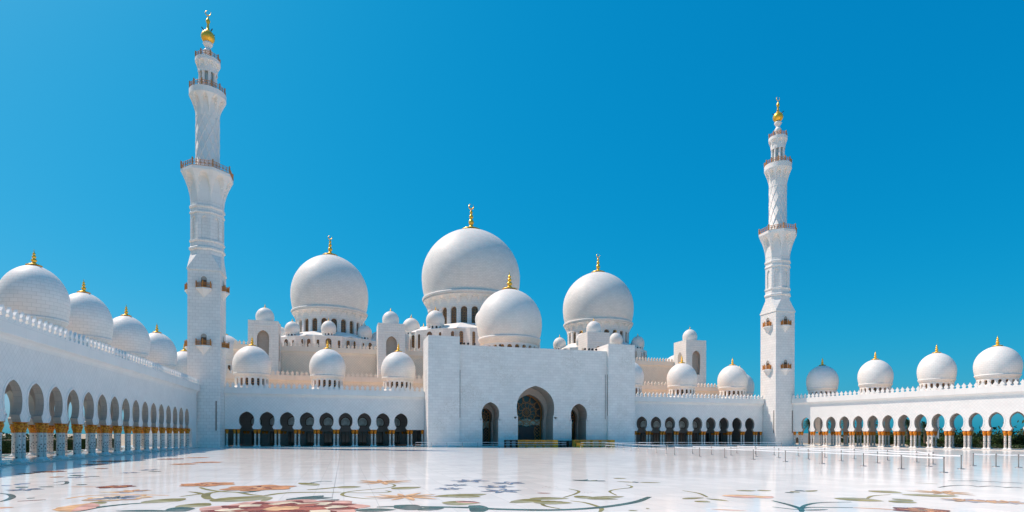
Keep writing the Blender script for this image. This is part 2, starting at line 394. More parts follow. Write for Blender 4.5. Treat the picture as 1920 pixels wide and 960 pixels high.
# ---- corbel ring: scalloped flare under a balcony or a dome rim
def corbel(mb, r0, r1, z0, z1, zt, pockets, cx=0, cy=0, poly=0, sub=10, nz=12, mi=0, a0=0.0, pr=.75):
    N=pockets*sub; rows=[]
    def pf(a):
        if not poly: return 1.0
        s=2*pi/poly; b=((a+s/2)%s)-s/2; return cos(pi/poly)/cos(b)*1.0/cos(pi/poly)
    zs=[z0+(z1-z0)*i/nz for i in range(nz+1)]
    for z in zs:
        row=[]
        for k in range(N):
            a=a0+2*pi*k/N; u=((k%sub)/sub)*2-1
            zar=z0+(z1-z0)*(max(0,1-(abs(u)/.86)**2.4) if abs(u)<.86 else 0)**.5*.93
            t=(z-z0)/(z1-z0); rf=r0+(r1-r0)*(t**1.7)
            inside = min(1,max(0,(zar-z)/((z1-z0)*.05)))
            r = rf*(1-inside)+ (r0+(rf-r0)*(1-pr)*.9)*inside
            row.append((cx+r*pf(a)*cos(a), cy+r*pf(a)*sin(a), z))
        rows.append(row)
    rows.append([(cx+r1*pf(a0+2*pi*k/N)*cos(a0+2*pi*k/N), cy+r1*pf(a0+2*pi*k/N)*sin(a0+2*pi*k/N), zt) for k in range(N)])
    rm=r1
    mb.grid(rows[:-1], mi, False, lambda a,b:(2*pi*b/N*rm, zs[a]), closed=True)
    mb.grid([list(rows[-2]),list(rows[-1])], mi, False, lambda a,b:(2*pi*b/N*rm, (z1,zt)[a]), closed=True)
    mb.face(rows[-1], mi)

def finial_mesh(R, crescent=False):
    mb=MB()
    kr = 1.0 if not crescent else .68
    P=[(.235,-.012),(.235,.004),(.19,.022),(.10,.05),(.062,.085),(.05,.11),(.075,.14),(.088,.17),(.075,.20),(.045,.225),(.036,.24),(.055,.262),(.066,.288),(.055,.314),(.033,.335),(.028,.348),(.042,.366),(.048,.386),(.04,.408),(.02,.428),(.014,.45),(.004,.545)]
    if crescent: P=[p for p in P if p[1]<.43]+[(.012,.44),(.008,.46)]
    mb.lathe([((r*kr if r<.1 else r*(.9 if crescent else 1))*R,z*R) for r,z in P], 16)
    if crescent:
        n=20; rr=.052*R; pts=[]; rad=[]
        for i in range(n+1):
            a=R_(95)+2*pi*.88*i/n; pts.append((rr*cos(a),0,.46*R+rr+rr*sin(a))); q=i/n; rad.append(.002*R+.013*R*sin(pi*q))
        mb.tube(pts,1,6,radii=rad)
    return mb
_fin={}
def finial(parent, R, z, crescent=False, k=1.0):
    key=(round(R*k,3),crescent)
    if key not in _fin: _fin[key]=finial_mesh(R*k,crescent).mesh('finial',[M['gold']])
    return obj('finial', _fin[key], None, parent, (0,0,z)) if False else _link('finial', _fin[key], parent, (0,0,z))
def _link(name, me, parent, loc=(0,0,0), rz=0.0):
    o=bpy.data.objects.new(name, me); COL.objects.link(o); o.parent=parent; o.location=loc; o.rotation_euler=(0,0,rz); return o
def dome_profile(R, h, n=22):
    zw=.30*h; P=[]
    for i in range(7):
        t=i/6; P.append((R*(1-.065*(1-t)**2), zw*t))
    for i in range(1,n+1):
        q=i/n; a=pi/2*q; P.append((max(R*cos(a),.0), zw+(h-zw)*(.965*sin(a)+.035*q**4)))
    return P
_dome={}
def drum_mesh(R, rd, zb, z0, z1, zring, nwin, ww, core, mat_i=0):
    """ring of bays with arched openings (z0 sill, z1 arch top) ; drum from zb (bottom) to zring (0 = rim)"""
    mb=MB(); th=.55 if R<8 else 1.0
    w=2*pi*rd/nwin
    arch=roundarch(ww/2, z0, z1-ww/2, z1, 5)
    for k in range(nwin):
        st=len(mb.v); bay(mb,0,2*rd*math.tan(pi/nwin),z0,zring,arch,0,th,0,0,back=False)
        a=2*pi*k/nwin; 
        def fn(x,y,z,a=a):
            d=rd-y; return (cos(a)*d-sin(a)*x, sin(a)*d+cos(a)*x, z)
        # x axis mirrored so that fronts face out
        for i in range(st,len(mb.v)):
            x,y,z=mb.v[i]; mb.v[i]=fn(x,y,z)
    mb.lathe([(rd*1.04,zb),(rd*1.04,z0-.12),(rd*1.0,z0),(rd-th*1.1,z0)], 48)
    mb.lathe([(rd-th*1.05,z0),(rd-th*1.05,zring)], 48, mi=1)
    return mb
def dome(parent, x, y, R, zr, ztop, zbot, nwin=16, small=False, big=False, lattice='lattice', crescent=False, name='dome', wz=None, fk=1.0, ww=None, rdk=.86, face_only=True, wmat=None):
    """dome part with drum, windows and finial below it; object origin at the rim"""
    key=(R,round(ztop-zr,3),round(zr-zbot,3),nwin,small,big)
    zb=zbot-zr; h=ztop-zr; rd=rdk*R
    if key not in _dome:
        mb=MB()
        P=dome_profile(R,h)
        mb.lathe(P, 64 if not small else 40)
        if big: ring=[(.93*R,.0),(.985*R,-.002*R),(.99*R,-.02*R),(.975*R,-.055*R)]
        else: ring=[(.93*R,0),(.955*R,-.01*R),(.965*R,-.035*R),(.955*R,-.075*R),(.90*R,-.14*R),(rd+.03*R,-.20*R),(rd,-.215*R)]
        mb.lathe(ring, 64 if not small else 40)
        me=mb.mesh(name,[M['bigdome'] if big else M['dome']])
        if big: zring=-.27*R
        else: zring=-.215*R
        z0,z1 = wz if wz else (zb*.72, zring-.07*R)
        if wz: z0-=zr; z1-=zr
        wd = ww or 2*pi*rd/nwin*.52
        dm=drum_mesh(R, rd, zb, z0, z1, zring, nwin, wd, None)
        if big:
            corbel(dm, rd*1.015, .965*R, zring-.02*R, -.075*R, -.055*R, nwin, sub=10, nz=10, a0=-pi/nwin)
        dme=dm.mesh('drum',[M['block'] if big else M['plain'], M['dark']])
        wb=MB(); th=(.55 if R<8 else 1.0)*.8
        panel(wb, roundarch(wd/2+.05,z0+.01,z1-wd/2,z1+.05,5), 0.0)
        wme=wb.mesh('window',[M[lattice]])
        _dome[key]=(me,dme,wme,th,rd)
    me,dme,wme,th,rd=_dome[key]
    o=_link(name, me, parent, (x,y,zr))
    d=_link('drum', dme, o)
    if not small:
        bpy.context.view_layer.update()
        wp=o.matrix_world.translation; wr=o.matrix_world.to_euler().z
        for k in range(nwin):
            a=2*pi*k/nwin
            px,py=cos(a+wr),sin(a+wr)
            toc=Vector((-wp.x,-wp.y)).normalized()
            if px*toc.x+py*toc.y < -.12: continue
            rr=rd-th
            wo=_link('window', wme, o, (rr*cos(a),rr*sin(a),0), a+pi/2)
    finial(o, R, h-.005*R, crescent, fk)
    return o

# ---- paired columns
def column_template(r, z0, ztop, sides=16):
    zc=ztop-1.12
    sh=MB(); sh.lathe([(r,z0+.42),(r*.98,zc+.02)], sides)
    cap=MB(); cap.lathe([(r*1.02,zc-.06),(r*1.25,zc-.02),(r*1.15,zc+.04),(r*1.12,zc+.12),(r*1.40,zc+.38),(r*1.68,zc+.62),(r*1.74,zc+.78),(r*1.58,zc+.92),(r*1.3,zc+1.0)], sides)
    a=r*1.38; cap.box(-a,a,-a,a,zc+1.0,ztop-.003)
    ba=MB(); b=r*1.75
    ba.box(-b,b,-b,b,z0+.002,z0+.16); ba.lathe([(b*.98,z0+.16),(r*1.6,z0+.22),(r*1.25,z0+.3),(r*1.2,z0+.36),(r*1.02,z0+.43)], sides)
    return sh.mesh('column',[M['shaft']]), cap.mesh('capital',[M['capital']]), ba.mesh('column_base',[M['plain']])
_ct={}
def column(parent, x, y, r=.25, z0=.3, ztop=4.65):
    k=(r,z0,ztop)
    if k not in _ct: _ct[k]=column_template(r,z0,ztop)
    a,b,c=_ct[k]
    o=_link('column',a,parent,(x,y,0)); _link('capital',b,o); _link('column_base',c,o); return o

# measured plan positions (metres on the floor)
FLOWERS = [(-2.63, 28.5, 3.82, 'rose'), (-8.76, 43.58, 1.84, 'poppy'), (-5.1, 39.93, 2.28, 'poppy'), (-13.92, 42.99, 1.13, 'maroon'), (-11.38, 35.39, 1.58, 'grey'), (2.6, 42.74, 2.33, 'daisy'), (3.19, 32.33, 2.17, 'daisy'), (8.83, 42.19, 1.46, 'blue'), (7.17, 38.87, 0.89, 'blue'), (6.27, 36.43, 0.91, 'blue'), (9.48, 37.04, 1.21, 'blue'), (11.03, 39.69, 1.24, 'blue'), (9.07, 34.22, 1.28, 'blue'), (25.1, 20.6, 1.24, 'maroon'), (34.29, 26.84, 1.85, 'daisy'), (31.28, 23.29, 1.12, 'pinkish'), (31.98, 22.68, 0.99, 'pinkish'), (32.59, 22.03, 0.97, 'pinkish'), (-24.98, 61.28, 1.29, 'maroon'), (-25.7, 59.0, 0.67, 'poppy'), (-26.3, 74.67, 1.46, 'maroon'), (-22.57, 65.78, 0.64, 'maroon'), (-21.4, 53.66, 0.52, 'poppy'), (-17.18, 73.41, 1.49, 'poppy'), (-18.42, 42.07, 1.01, 'blue'), (-19.76, 53.06, 0.89, 'blue'), (-17.79, 58.06, 0.84, 'blue'), (-17.46, 62.21, 0.99, 'blue'), (-11.94, 39.56, 0.99, 'pinkish'), (-15.55, 77.39, 1.74, 'poppy'), (-27.41, 82.88, 2.28, 'maroon'), (-22.33, 88.54, 1.78, 'maroon'), (-20.01, 92.73, 1.64, 'poppy'), (12.73, 35.96, 0.74, 'tiny'), (13.66, 31.93, 0.52, 'tiny'), (17.55, 37.61, 0.37, 'tiny')]
LEAVES = [(-6.31, 32.38, -4.16, 34.69, 2.54, 'olive'), (-7.5, 31.16, -6.06, 30.6, 1.9, 'olive'), (-9.36, 34.0, -7.92, 33.0, 2.38, 'olive'), (-2.76, 41.93, -1.7, 42.41, 2.99, 'olive'), (-7.6, 29.31, -6.48, 29.67, 1.87, 'teal'), (-9.59, 29.52, -7.03, 28.69, 0.59, 'teal'), (-2.81, 32.09, -1.09, 34.15, 1.31, 'teal'), (-2.3, 32.39, -0.55, 32.83, 1.11, 'teal'), (-1.29, 31.08, -0.23, 31.85, 0.89, 'teal'), (-11.31, 29.66, -11.77, 33.2, 1.63, 'peach'), (-11.82, 33.02, -11.18, 33.36, 1.26, 'olive'), (-15.12, 31.93, -14.49, 32.17, 0.7, 'peach'), (-0.5, 39.29, 1.09, 39.15, 1.66, 'olive'), (2.89, 36.98, 4.76, 38.23, 1.61, 'olive'), (4.69, 32.04, 7.83, 32.73, 1.64, 'olive'), (5.5, 32.22, 7.13, 31.23, 1.58, 'olive'), (4.66, 29.14, 6.5, 28.47, 1.83, 'olive'), (5.42, 29.38, 6.45, 28.48, 0.77, 'maroon'), (2.22, 27.4, 3.48, 27.76, 1.99, 'teal'), (2.6, 27.64, 3.28, 28.54, 1.38, 'teal'), (0.45, 27.21, 2.26, 26.89, 1.24, 'teal'), (3.16, 26.5, 4.44, 26.99, 1.09, 'teal'), (8.59, 29.36, 9.45, 28.3, 2.44, 'olive'), (9.34, 29.61, 11.51, 29.36, 1.3, 'olive'), (9.14, 28.38, 10.88, 27.33, 1.56, 'olive'), (11.98, 29.7, 13.07, 29.7, 1.55, 'olive'), (12.64, 29.43, 14.82, 29.54, 1.01, 'olive'), (12.33, 28.83, 13.87, 28.31, 0.77, 'olive'), (16.47, 41.36, 17.76, 39.73, 0.85, 'teal'), (17.76, 39.73, 18.52, 40.14, 0.84, 'teal'), (17.25, 41.16, 17.51, 40.92, 1.22, 'teal'), (17.66, 40.62, 17.88, 40.3, 1.2, 'sage'), (20.27, 42.29, 21.07, 41.61, 0.94, 'sage'), (19.33, 38.51, 19.79, 38.81, 1.45, 'sage'), (19.89, 38.37, 20.35, 38.25, 0.96, 'teal'), (20.24, 38.04, 21.63, 37.37, 0.63, 'sage'), (12.27, 24.05, 12.6, 23.77, 0.31, 'olive'), (13.34, 24.4, 13.5, 24.35, 0.33, 'olive'), (10.78, 32.56, 11.49, 32.16, 0.42, 'maroon'), (17.22, 27.57, 18.72, 27.87, 0.62, 'sage'), (17.17, 26.1, 17.96, 26.52, 0.81, 'olive'), (18.59, 27.45, 18.95, 26.05, 0.51, 'sage'), (23.03, 30.97, 24.26, 30.66, 0.81, 'sage'), (24.31, 30.64, 25.17, 30.43, 0.82, 'sage'), (25.34, 29.35, 25.36, 28.79, 0.54, 'teal'), (26.04, 29.74, 25.85, 28.99, 0.56, 'sage'), (26.87, 30.24, 26.72, 29.45, 0.58, 'teal'), (26.79, 29.32, 28.02, 29.82, 0.58, 'sage'), (20.29, 28.53, 22.49, 27.47, 1.63, 'peach'), (21.57, 26.91, 22.78, 27.54, 0.93, 'peach'), (16.13, 23.53, 17.38, 22.62, 0.32, 'peach'), (25.43, 25.92, 26.78, 24.03, 1.9, 'sage'), (19.92, 22.11, 21.3, 22.02, 0.32, 'teal'), (31.05, 28.94, 31.56, 27.1, 1.69, 'sage'), (30.8, 26.5, 33.3, 25.09, 1.51, 'sage'), (27.17, 24.14, 27.7, 22.97, 1.46, 'sage'), (27.94, 24.37, 28.83, 24.36, 1.13, 'sage'), (-18.16, 43.73, -17.97, 44.21, 1.0, 'dark'), (-19.09, 53.7, -18.85, 54.05, 1.16, 'dark'), (-21.18, 55.88, -20.27, 54.6, 0.9, 'dark'), (-15.86, 36.58, -15.53, 36.41, 0.38, 'dark'), (-16.94, 45.62, -16.4, 44.91, 0.61, 'dark'), (-21.2, 45.56, -20.82, 45.88, 1.04, 'blue'), (-20.52, 46.09, -20.64, 47.73, 0.83, 'blue'), (-19.74, 44.39, -19.01, 43.69, 0.61, 'dark'), (-21.96, 58.1, -21.83, 59.52, 1.37, 'blue'), (-16.5, 59.79, -15.9, 59.12, 1.12, 'dark'), (-12.88, 38.7, -12.54, 39.43, 1.76, 'cream'), (-12.2, 38.37, -11.96, 38.73, 0.71, 'blue')]
VINES = [([(-8.77, 41.37), (-8.09, 39.75), (-6.98, 38.01), (-5.89, 37.19), (-5.01, 35.65), (-4.16, 34.69)], 0.35, 'olive'), ([(-6.58, 38.48), (-7.36, 37.29), (-7.29, 35.74), (-6.79, 33.98), (-6.3, 33.42)], 0.45, 'olive'), ([(-5.84, 36.91), (-5.24, 37.29), (-4.85, 38.04)], 0.4, 'teal'), ([(-4.13, 34.45), (-3.83, 33.44), (-3.91, 31.96)], 0.45, 'sage'), ([(-4.17, 34.79), (-3.42, 36.02), (-2.24, 36.26), (-0.15, 35.84)], 0.5, 'olive'), ([(-2.14, 37.94), (-1.33, 38.35), (-0.17, 39.47)], 0.5, 'olive'), ([(-8.46, 35.42), (-7.94, 36.4), (-7.69, 36.69), (-8.17, 37.66), (-8.7, 38.34)], 0.35, 'olive'), ([(-2.31, 43.09), (-1.54, 44.51), (-0.8, 44.16)], 0.3, 'teal'), ([(-11.08, 29.75), (-10.83, 31.14), (-10.09, 32.2), (-9.1, 32.7)], 0.45, 'teal'), ([(-18.65, 39.91), (-17.73, 38.91), (-16.86, 37.25), (-16.44, 35.82), (-16.35, 34.98)], 0.3, 'dark'), ([(-18.57, 45.32), (-17.94, 45.72), (-18.17, 47.04), (-18.97, 48.82), (-19.16, 47.52)], 0.25, 'dark'), ([(-13.8, 35.57), (-13.6, 36.73), (-12.98, 37.35), (-11.24, 37.25), (-9.22, 36.24)], 0.3, 'peach'), ([(-15.62, 34.99), (-14.6, 35.43)], 0.25, 'maroon'), ([(-16.65, 43.68), (-14.94, 43.12)], 0.25, 'poppy'), ([(2.75, 42.23), (3.26, 40.21), (2.89, 38.43), (1.84, 37.42), (0.35, 36.15), (-0.1, 34.65), (0.14, 33.35), (0.99, 32.07), (1.65, 31.59)], 0.22, 'olive'), ([(-0.15, 35.84), (1.08, 35.14), (2.23, 35.01), (2.62, 35.46), (2.41, 36.2)], 0.22, 'olive'), ([(1.47, 28.11), (2.68, 27.97), (5.42, 26.91), (6.85, 25.86), (9.1, 25.01), (11.42, 25.34), (14.07, 26.9), (16.09, 29.02)], 0.55, 'teal'), ([(6.0, 27.64), (5.95, 26.43), (5.6, 25.23)], 0.9, 'teal'), ([(9.51, 28.08), (9.2, 26.63), (9.48, 25.34)], 0.2, 'olive'), ([(11.16, 28.27), (11.56, 27.35), (11.52, 25.67), (11.27, 24.7), (10.8, 23.87)], 0.25, 'olive'), ([(11.38, 29.85), (12.81, 31.62), (13.57, 33.08), (13.54, 34.59)], 0.2, 'olive'), ([(14.65, 30.12), (15.28, 32.36), (16.33, 33.57), (17.63, 34.33), (18.27, 35.38), (18.44, 36.41)], 0.2, 'olive'), ([(19.85, 31.78), (19.85, 30.09), (19.06, 28.02)], 0.2, 'olive'), ([(21.36, 25.76), (20.85, 23.97), (20.22, 22.53), (19.45, 21.6)], 0.3, 'teal'), ([(20.34, 22.67), (21.7, 23.75), (23.12, 24.36), (24.85, 24.19)], 0.25, 'teal'), ([(20.24, 22.53), (21.15, 22.87), (22.97, 22.26)], 0.25, 'teal'), ([(19.48, 23.49), (19.72, 22.66), (19.96, 22.27)], 0.2, 'teal'), ([(22.94, 22.23), (23.81, 21.59), (24.16, 21.07)], 0.25, 'poppy'), ([(26.79, 25.11), (28.52, 26.32), (30.17, 26.66)], 0.2, 'olive'), ([(43.82, 33.89), (44.84, 33.46), (46.09, 33.33)], 0.35, 'dark'), ([(45.33, 32.9), (45.85, 32.51), (46.59, 32.16)], 0.35, 'dark'), ([(46.14, 31.85), (46.65, 31.47), (46.84, 30.78)], 0.35, 'dark'), ([(37.42, 29.54), (39.6, 30.38), (41.04, 30.38), (40.67, 29.41)], 0.3, 'dark'), ([(40.46, 29.25), (42.07, 29.55), (41.92, 28.61)], 0.3, 'dark'), ([(41.49, 28.31), (42.51, 28.46), (42.41, 27.82)], 0.3, 'dark'), ([(39.47, 32.93), (39.88, 32.19), (40.13, 31.74)], 0.3, 'sage')]
ROW_A = [(54.05, 89.0), (54.41, 82.24), (55.21, 76.88), (55.17, 70.35), (54.83, 63.71), (55.46, 58.28), (55.55, 52.46)]
ROW_B = [(61.51, 95.23), (62.04, 90.17), (62.62, 85.51), (63.46, 75.14), (66.64, 74.47), (63.91, 69.71), (63.89, 63.84), (63.44, 57.86), (60.47, 50.19), (53.29, 41.55)]
ROW_C = [(65.82, 100.99), (71.29, 85.53), (74.89, 84.81), (71.73, 74.84), (71.14, 68.79), (71.7, 63.81), (67.32, 53.83), (60.82, 45.61), (61.87, 44.1), (62.53, 42.43)]
ROW_D = [(68.75, 50.2), (69.31, 48.15), (69.82, 46.22)]

# ------------------------------------------------------------------ ground
CX = 51.9                                  # axis of the gatehouse
mb=MB(); mb.face([(-9000,-9000,-.05),(9000,-9000,-.05),(9000,9000,-.05),(-9000,9000,-.05)])
ground=struct(obj('ground',mb,M['sand']))
mb=MB(); mb.face([(-60,-60,0),(172,-60,0),(172,300,0),(-60,300,0)])
floor=struct(obj('courtyard_floor',mb,M['floor']))

# ------------------------------------------------------------------ floor inlays (flat stones let into the floor, 3 to 9 mm proud in layers)
def ipoly(mb, pts, z, mi): 
    for t in tess([(p[0],p[1]) for p in pts]):
        q=[pts[i] for i in t]
        if (q[1][0]-q[0][0])*(q[2][1]-q[0][1])-(q[2][0]-q[0][0])*(q[1][1]-q[0][1])<0: q=q[::-1]
        mb.face([(p[0],p[1],z) for p in q],mi)
LAYER=[0]
def nextz(): LAYER[0]=(LAYER[0]+1)%12; return .004+.0012*LAYER[0]
def petal(R, a, wid, r0=.12, wob=.06, cup=0.0, n=9, seed=0):
    rr=random.Random(seed); L=[];Rr=[]
    for i in range(n+1):
        t=i/n; r=R*(r0+(1-r0)*t); w=wid*R*(sin(pi*min(1,t**.8*.96+.02)))**.7*(1+rr.uniform(-wob,wob)*2)
        off=cup*sin(pi*t)*R
        ca,sa=cos(a),sin(a)
        L.append((r*ca-(off+w)*sa, r*sa+(off+w)*ca)); Rr.append((r*ca-(off-w)*sa, r*sa+(off-w)*ca))
    return L+Rr[::-1]
def disc(R, n=20, wob=.0, seed=0):
    rr=random.Random(seed); return [(R*(1+rr.uniform(-wob,wob))*cos(2*pi*k/n),R*(1+rr.uniform(-wob,wob))*sin(2*pi*k/n)) for k in range(n)]
FK=dict(rose=['pink','maroon','cream','red','peach'],poppy=['poppy','orange','maroon','peach'],maroon=['maroon','orange','red','dark'],grey=['peach','lav','blue','dark','cream'],
        daisy=['peach','orange','dark'],blue=['blue','lav','cream'],pinkish=['peach','orange','lav'],tiny=['red','sage'])
for i,(x,y,r,kind) in enumerate(FLOWERS):
    mb=MB(); z=.016+.0004*(i%8); mats=[INKM[k] for k in FK[kind]]; a0=i*.7
    if kind=='rose':
        for k in range(9): ipoly(mb,petal(r,a0+2*pi*k/9,.38,.2,.07,.05,9,k),z+.0002*k,0)
        for k in range(11): ipoly(mb,petal(r*.88,a0+.3+2*pi*k/11,.20,.2,.12,.06,9,k+20),z+.004+.0002*k,1)
        for k in range(8): ipoly(mb,petal(r*.74,a0+2*pi*k/8,.27,.2,.06,.04,9,k+40),z+.008+.0002*k,2)
        for k in range(10): ipoly(mb,petal(r*.56,a0+.2+2*pi*k/10,.25,.15,.2,.05,9,k+60),z+.012+.0002*k,3 if k%2 else 1)
        ipoly(mb,disc(r*.2,24,.25,3),z+.016,4)
    elif kind in('poppy','maroon'):
        n=6
        for k in range(n): ipoly(mb,petal(r,a0+2*pi*k/n,.42,.1,.08,.05,9,k+i),z+.0003*k,0)
        for k in range(n): ipoly(mb,petal(r*.75,a0+.5+2*pi*k/n,.20,.1,.15,.06,9,k+i+9),z+.004+.0003*k,1)
        for k in range(5): ipoly(mb,petal(r*.6,a0+.2+2*pi*k/5,.09,.1,.25,.08,9,k+i+30),z+.007+.0003*k,2)
        ipoly(mb,disc(r*.16,12,.3,i),z+.010,3)
    elif kind=='grey':
        for k in range(7): ipoly(mb,petal(r,a0+2*pi*k/7,.36,.3,.1,.05,9,k),z+.0003*k,0)
        for k in range(7): ipoly(mb,petal(r*.86,a0+2*pi*k/7,.30,.3,.1,.05,9,k),z+.004+.0003*k,1 if k%2 else 4)
        for k in range(9): ipoly(mb,petal(r*.66,a0+.4+2*pi*k/9,.12,.2,.2,.08,9,k+7),z+.008+.0003*k,2)
        for k in range(6): ipoly(mb,petal(r*.5,a0+2*pi*k/6,.07,.1,.2,.1,9,k+17),z+.012+.0003*k,3)
    elif kind=='daisy':
        for k in range(10): ipoly(mb,petal(r*(.8+.2*((k*7)%3)/2),a0+2*pi*k/10,.095,.06,.05,.03,9,k),z+.0003*k,0)
        for k in range(10): ipoly(mb,petal(r*.45,a0+2*pi*k/10,.03,.06,.05,.02,7,k),z+.004+.0003*k,1)
        for k in range(8): ipoly(mb,[(p[0]+r*.16*cos(k*.8),p[1]+r*.16*sin(k*.8)) for p in disc(r*.03,6)],z+.008,2)
    elif kind=='blue':
        for k in range(6): ipoly(mb,petal(r,a0+2*pi*k/6,.18,.08,.12,.04,9,k+i),z+.0003*k,0)
        for k in range(6): ipoly(mb,petal(r*.7,a0+2*pi*k/6,.06,.08,.1,.03,7,k+i),z+.003+.0003*k,1)
        ipoly(mb,disc(r*.15,10,.2),z+.006,2)
    elif kind=='pinkish':
        for k in range(8): ipoly(mb,petal(r,a0+2*pi*k/8,.16,.1,.15,.05,9,k+i),z+.0003*k,0 if k%3 else 2)
        for k in range(8): ipoly(mb,petal(r*.6,a0+.3+2*pi*k/8,.07,.1,.15,.03,7,k+i),z+.004+.0003*k,1)
    else:
        for k in range(9):
            ca,sa=cos(k*2.4),sin(k*2.4); q=.3+.07*k
            ipoly(mb,[(p[0]*.12+r*q*ca,p[1]*.12+r*q*sa) for p in petal(r*2,k,.2)],z,k%2)
    obj('inlaid_flower',mb,mats,floor,(x,y,0),0)
LC={'olive':('olive','sage'),'teal':('teal','dark'),'sage':('sage','olive'),'peach':('peach','pink'),'maroon':('maroon','pink'),'dark':('dark','teal'),'blue':('blue','lav'),'cream':('cream','peach')}
for i,(x0,y0,x1,y1,w,c) in enumerate(LEAVES):
    mb=MB(); cx,cy=(x0+x1)/2,(y0+y1)/2; d=Vector((x1-x0,y1-y0)); L=d.length; d.normalize(); n=Vector((-d.y,d.x))
    z=.006+.0007*(i%10); up=[];mid=[];lo=[]; rr=random.Random(i)
    for k in range(13):
        t=k/12; b=.10*L*sin(pi*t)*(1 if i%2 else -1)*.5; ww=w/2*(sin(pi*t**.85))**.75*(1+rr.uniform(-.08,.08)) if 0<k<12 else .01
        p=d*((t-.5)*L)+n*b; up.append(p+n*ww); mid.append(p); lo.append(p-n*ww)
    ipoly(mb,[tuple(p) for p in up]+[tuple(p) for p in mid[::-1]],z,0); ipoly(mb,[tuple(p) for p in mid]+[tuple(p) for p in lo[::-1]],z,1)
    obj('inlaid_leaf',mb,[INKM[LC[c][0]],INKM[LC[c][1]]],floor,(cx,cy,0))
def catmull(P, n=8):
    P=[Vector(p) for p in P]; Q=[P[0]*2-P[1]]+P+[P[-1]*2-P[-2]]; o=[]
    for i in range(1,len(Q)-2):
        for k in range(n):
            t=k/n; a,b,c,d=Q[i-1],Q[i],Q[i+1],Q[i+2]
            o.append(.5*((2*b)+(c-a)*t+(2*a-5*b+4*c-d)*t*t+(3*b-a-3*c+d)*t**3))
    return o+[P[-1]]
for i,(pts,w,c) in enumerate(VINES):
    P=catmull(pts); mb=MB(); z=.0045+.0002*(i%6); o0=P[0].copy()
    L=[];Rr=[];N=len(P)
    for k,p in enumerate(P):
        t=(P[min(k+1,N-1)]-P[max(k-1,0)]); t.normalize(); n=Vector((-t.y,t.x)); ww=w/2*(.35+.65*sin(pi*(k+.6)/(N+.2))**.5)
        L.append(p-o0+n*ww); Rr.append(p-o0-n*ww)
    for k in range(N-1):
        mb.face([(*Rr[k],z),(*Rr[k+1],z),(*L[k+1],z),(*L[k],z)],0)
    obj('inlaid_vine',mb,INKM[c],floor,(o0.x,o0.y,0))

mb=MB(); mb.face([(-.014,0,.003),(.014,0,.003),(.014,140,.003),(-.014,140,.003)]); obj('floor_joint',mb,M['steel'],floor,(-.6,10,0))
# ------------------------------------------------------------------ arcades
def stdarch(k=1.0): return keyhole(1.62*k,4.65,1.22*k,5.45,1.82*k,7.05,9.2)
CORN=[(-.02,13.0),(-.10,13.35),(-.28,13.6),(-.62,13.78),(-.66,13.86),(-.66,15.13),(.8,15.13)]
def arcade_front(root, sp, k0, k1, xs, xe, y=0.0, th=.8, name='wall', trim=.05, flip=False, zt=15.0, mat='diag', jamb='jamb'):
    mb=MB(); a=stdarch(sp/4.9); sg=1
    ya,yb=(y,y+th)
    for k in range(k0,k1+1): bay(mb,k*sp,sp,4.65,zt,a,ya,yb,0,1,trim=trim)
    for x0,x1 in ((xs,(k0-.5)*sp),((k1+.5)*sp,xe)):
        if x1-x0>.05: mb.box(x0,x1,ya,yb,4.65,zt,0)
    mb.face([(xs,yb,4.65),(xs,ya,4.65),(xs,ya,zt),(xs,yb,zt)],0); mb.face([(xe,ya,4.65),(xe,yb,4.65),(xe,yb,zt),(xe,ya,zt)],0)
    return obj(name,mb,[M[mat],M[jamb]],root)
def pair(root, x, y, sp=.92, r=.25, along=True): 
    for s in(-.5,.5): column(root,x+s*sp,y,r,.15)

def gallery(root, sp, k0, k1, xs, xe, depth, r=.26, psp=.92, colk0=None, rear=True, ends=(True,False), rearmat='diag'):
    arcade_front(root,sp,k0,k1,xs,xe)
    mb=MB(); mb.box(xs,xe,-.7,depth+1.0,0.0,.15); obj('plinth',mb,M['paving'],root)
    mb=MB(); extr_x(mb,CORN,xs,xe); obj('cornice',mb,M['plain'],root)
    mb=MB(); merlons(mb,(xs,-.45),(xe,-.45),15.14); mb.box(xs,xe,-.62,-.28,15.10,15.24); obj('parapet',mb,M['plain'],root)
    mb=MB(); mb.box(xs,xe,.801,depth-.801,13.5,14.99); mb.m[-2]=1; obj('roof',mb,[M['rear'],M['roof']],root)
    k0c=k0 if colk0 is None else colk0
    for k in range(k0c,k1+2):
        x=(k-.5)*sp; pair(root,x,.42,psp,r)
    if rear:
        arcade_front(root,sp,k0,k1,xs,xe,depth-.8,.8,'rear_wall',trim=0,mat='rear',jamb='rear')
        for k in range(k0c,k1+2): pair(root,(k-.5)*sp,depth-.42,psp,r)

# left arcade: local x runs away from the camera
LA=thing('marble_arcade','long white marble arcade in shade, running back from the left edge to a minaret','arcade',(-34.4,76.12,0),R_(90))
gallery(LA,4.876,-5,15,-29,82.4,10.0,r=.29,psp=.92,colk0=-2)
mb=MB(); mb.box(77.9,82.4,.002,.798,.15,4.648); obj('end_pier',mb,M['diag'],LA)
for yw in (93.6,109.3,128.4,147.6):
    dome(LA,yw-76.12,5.6,3.95,18.7,25.9,15.0,16)
# right arcade
RA_A=-1.36416
RA=thing('marble_arcade','sunlit white marble arcade on the right, palms and sky showing through its arches','arcade',(140.68,154.48,0),RA_A)
gallery(RA,4.217,0,15,-4.6,66,11.0,r=.26,psp=.90)
column(RA,-4.25,.42,.26,.15)
for s,R in ((1.2,4.66),(18.0,4.56),(34.4,4.45),(48.2,4.85)):
    dome(RA,s,6.3,R,18.65,25.9,15.0,18)

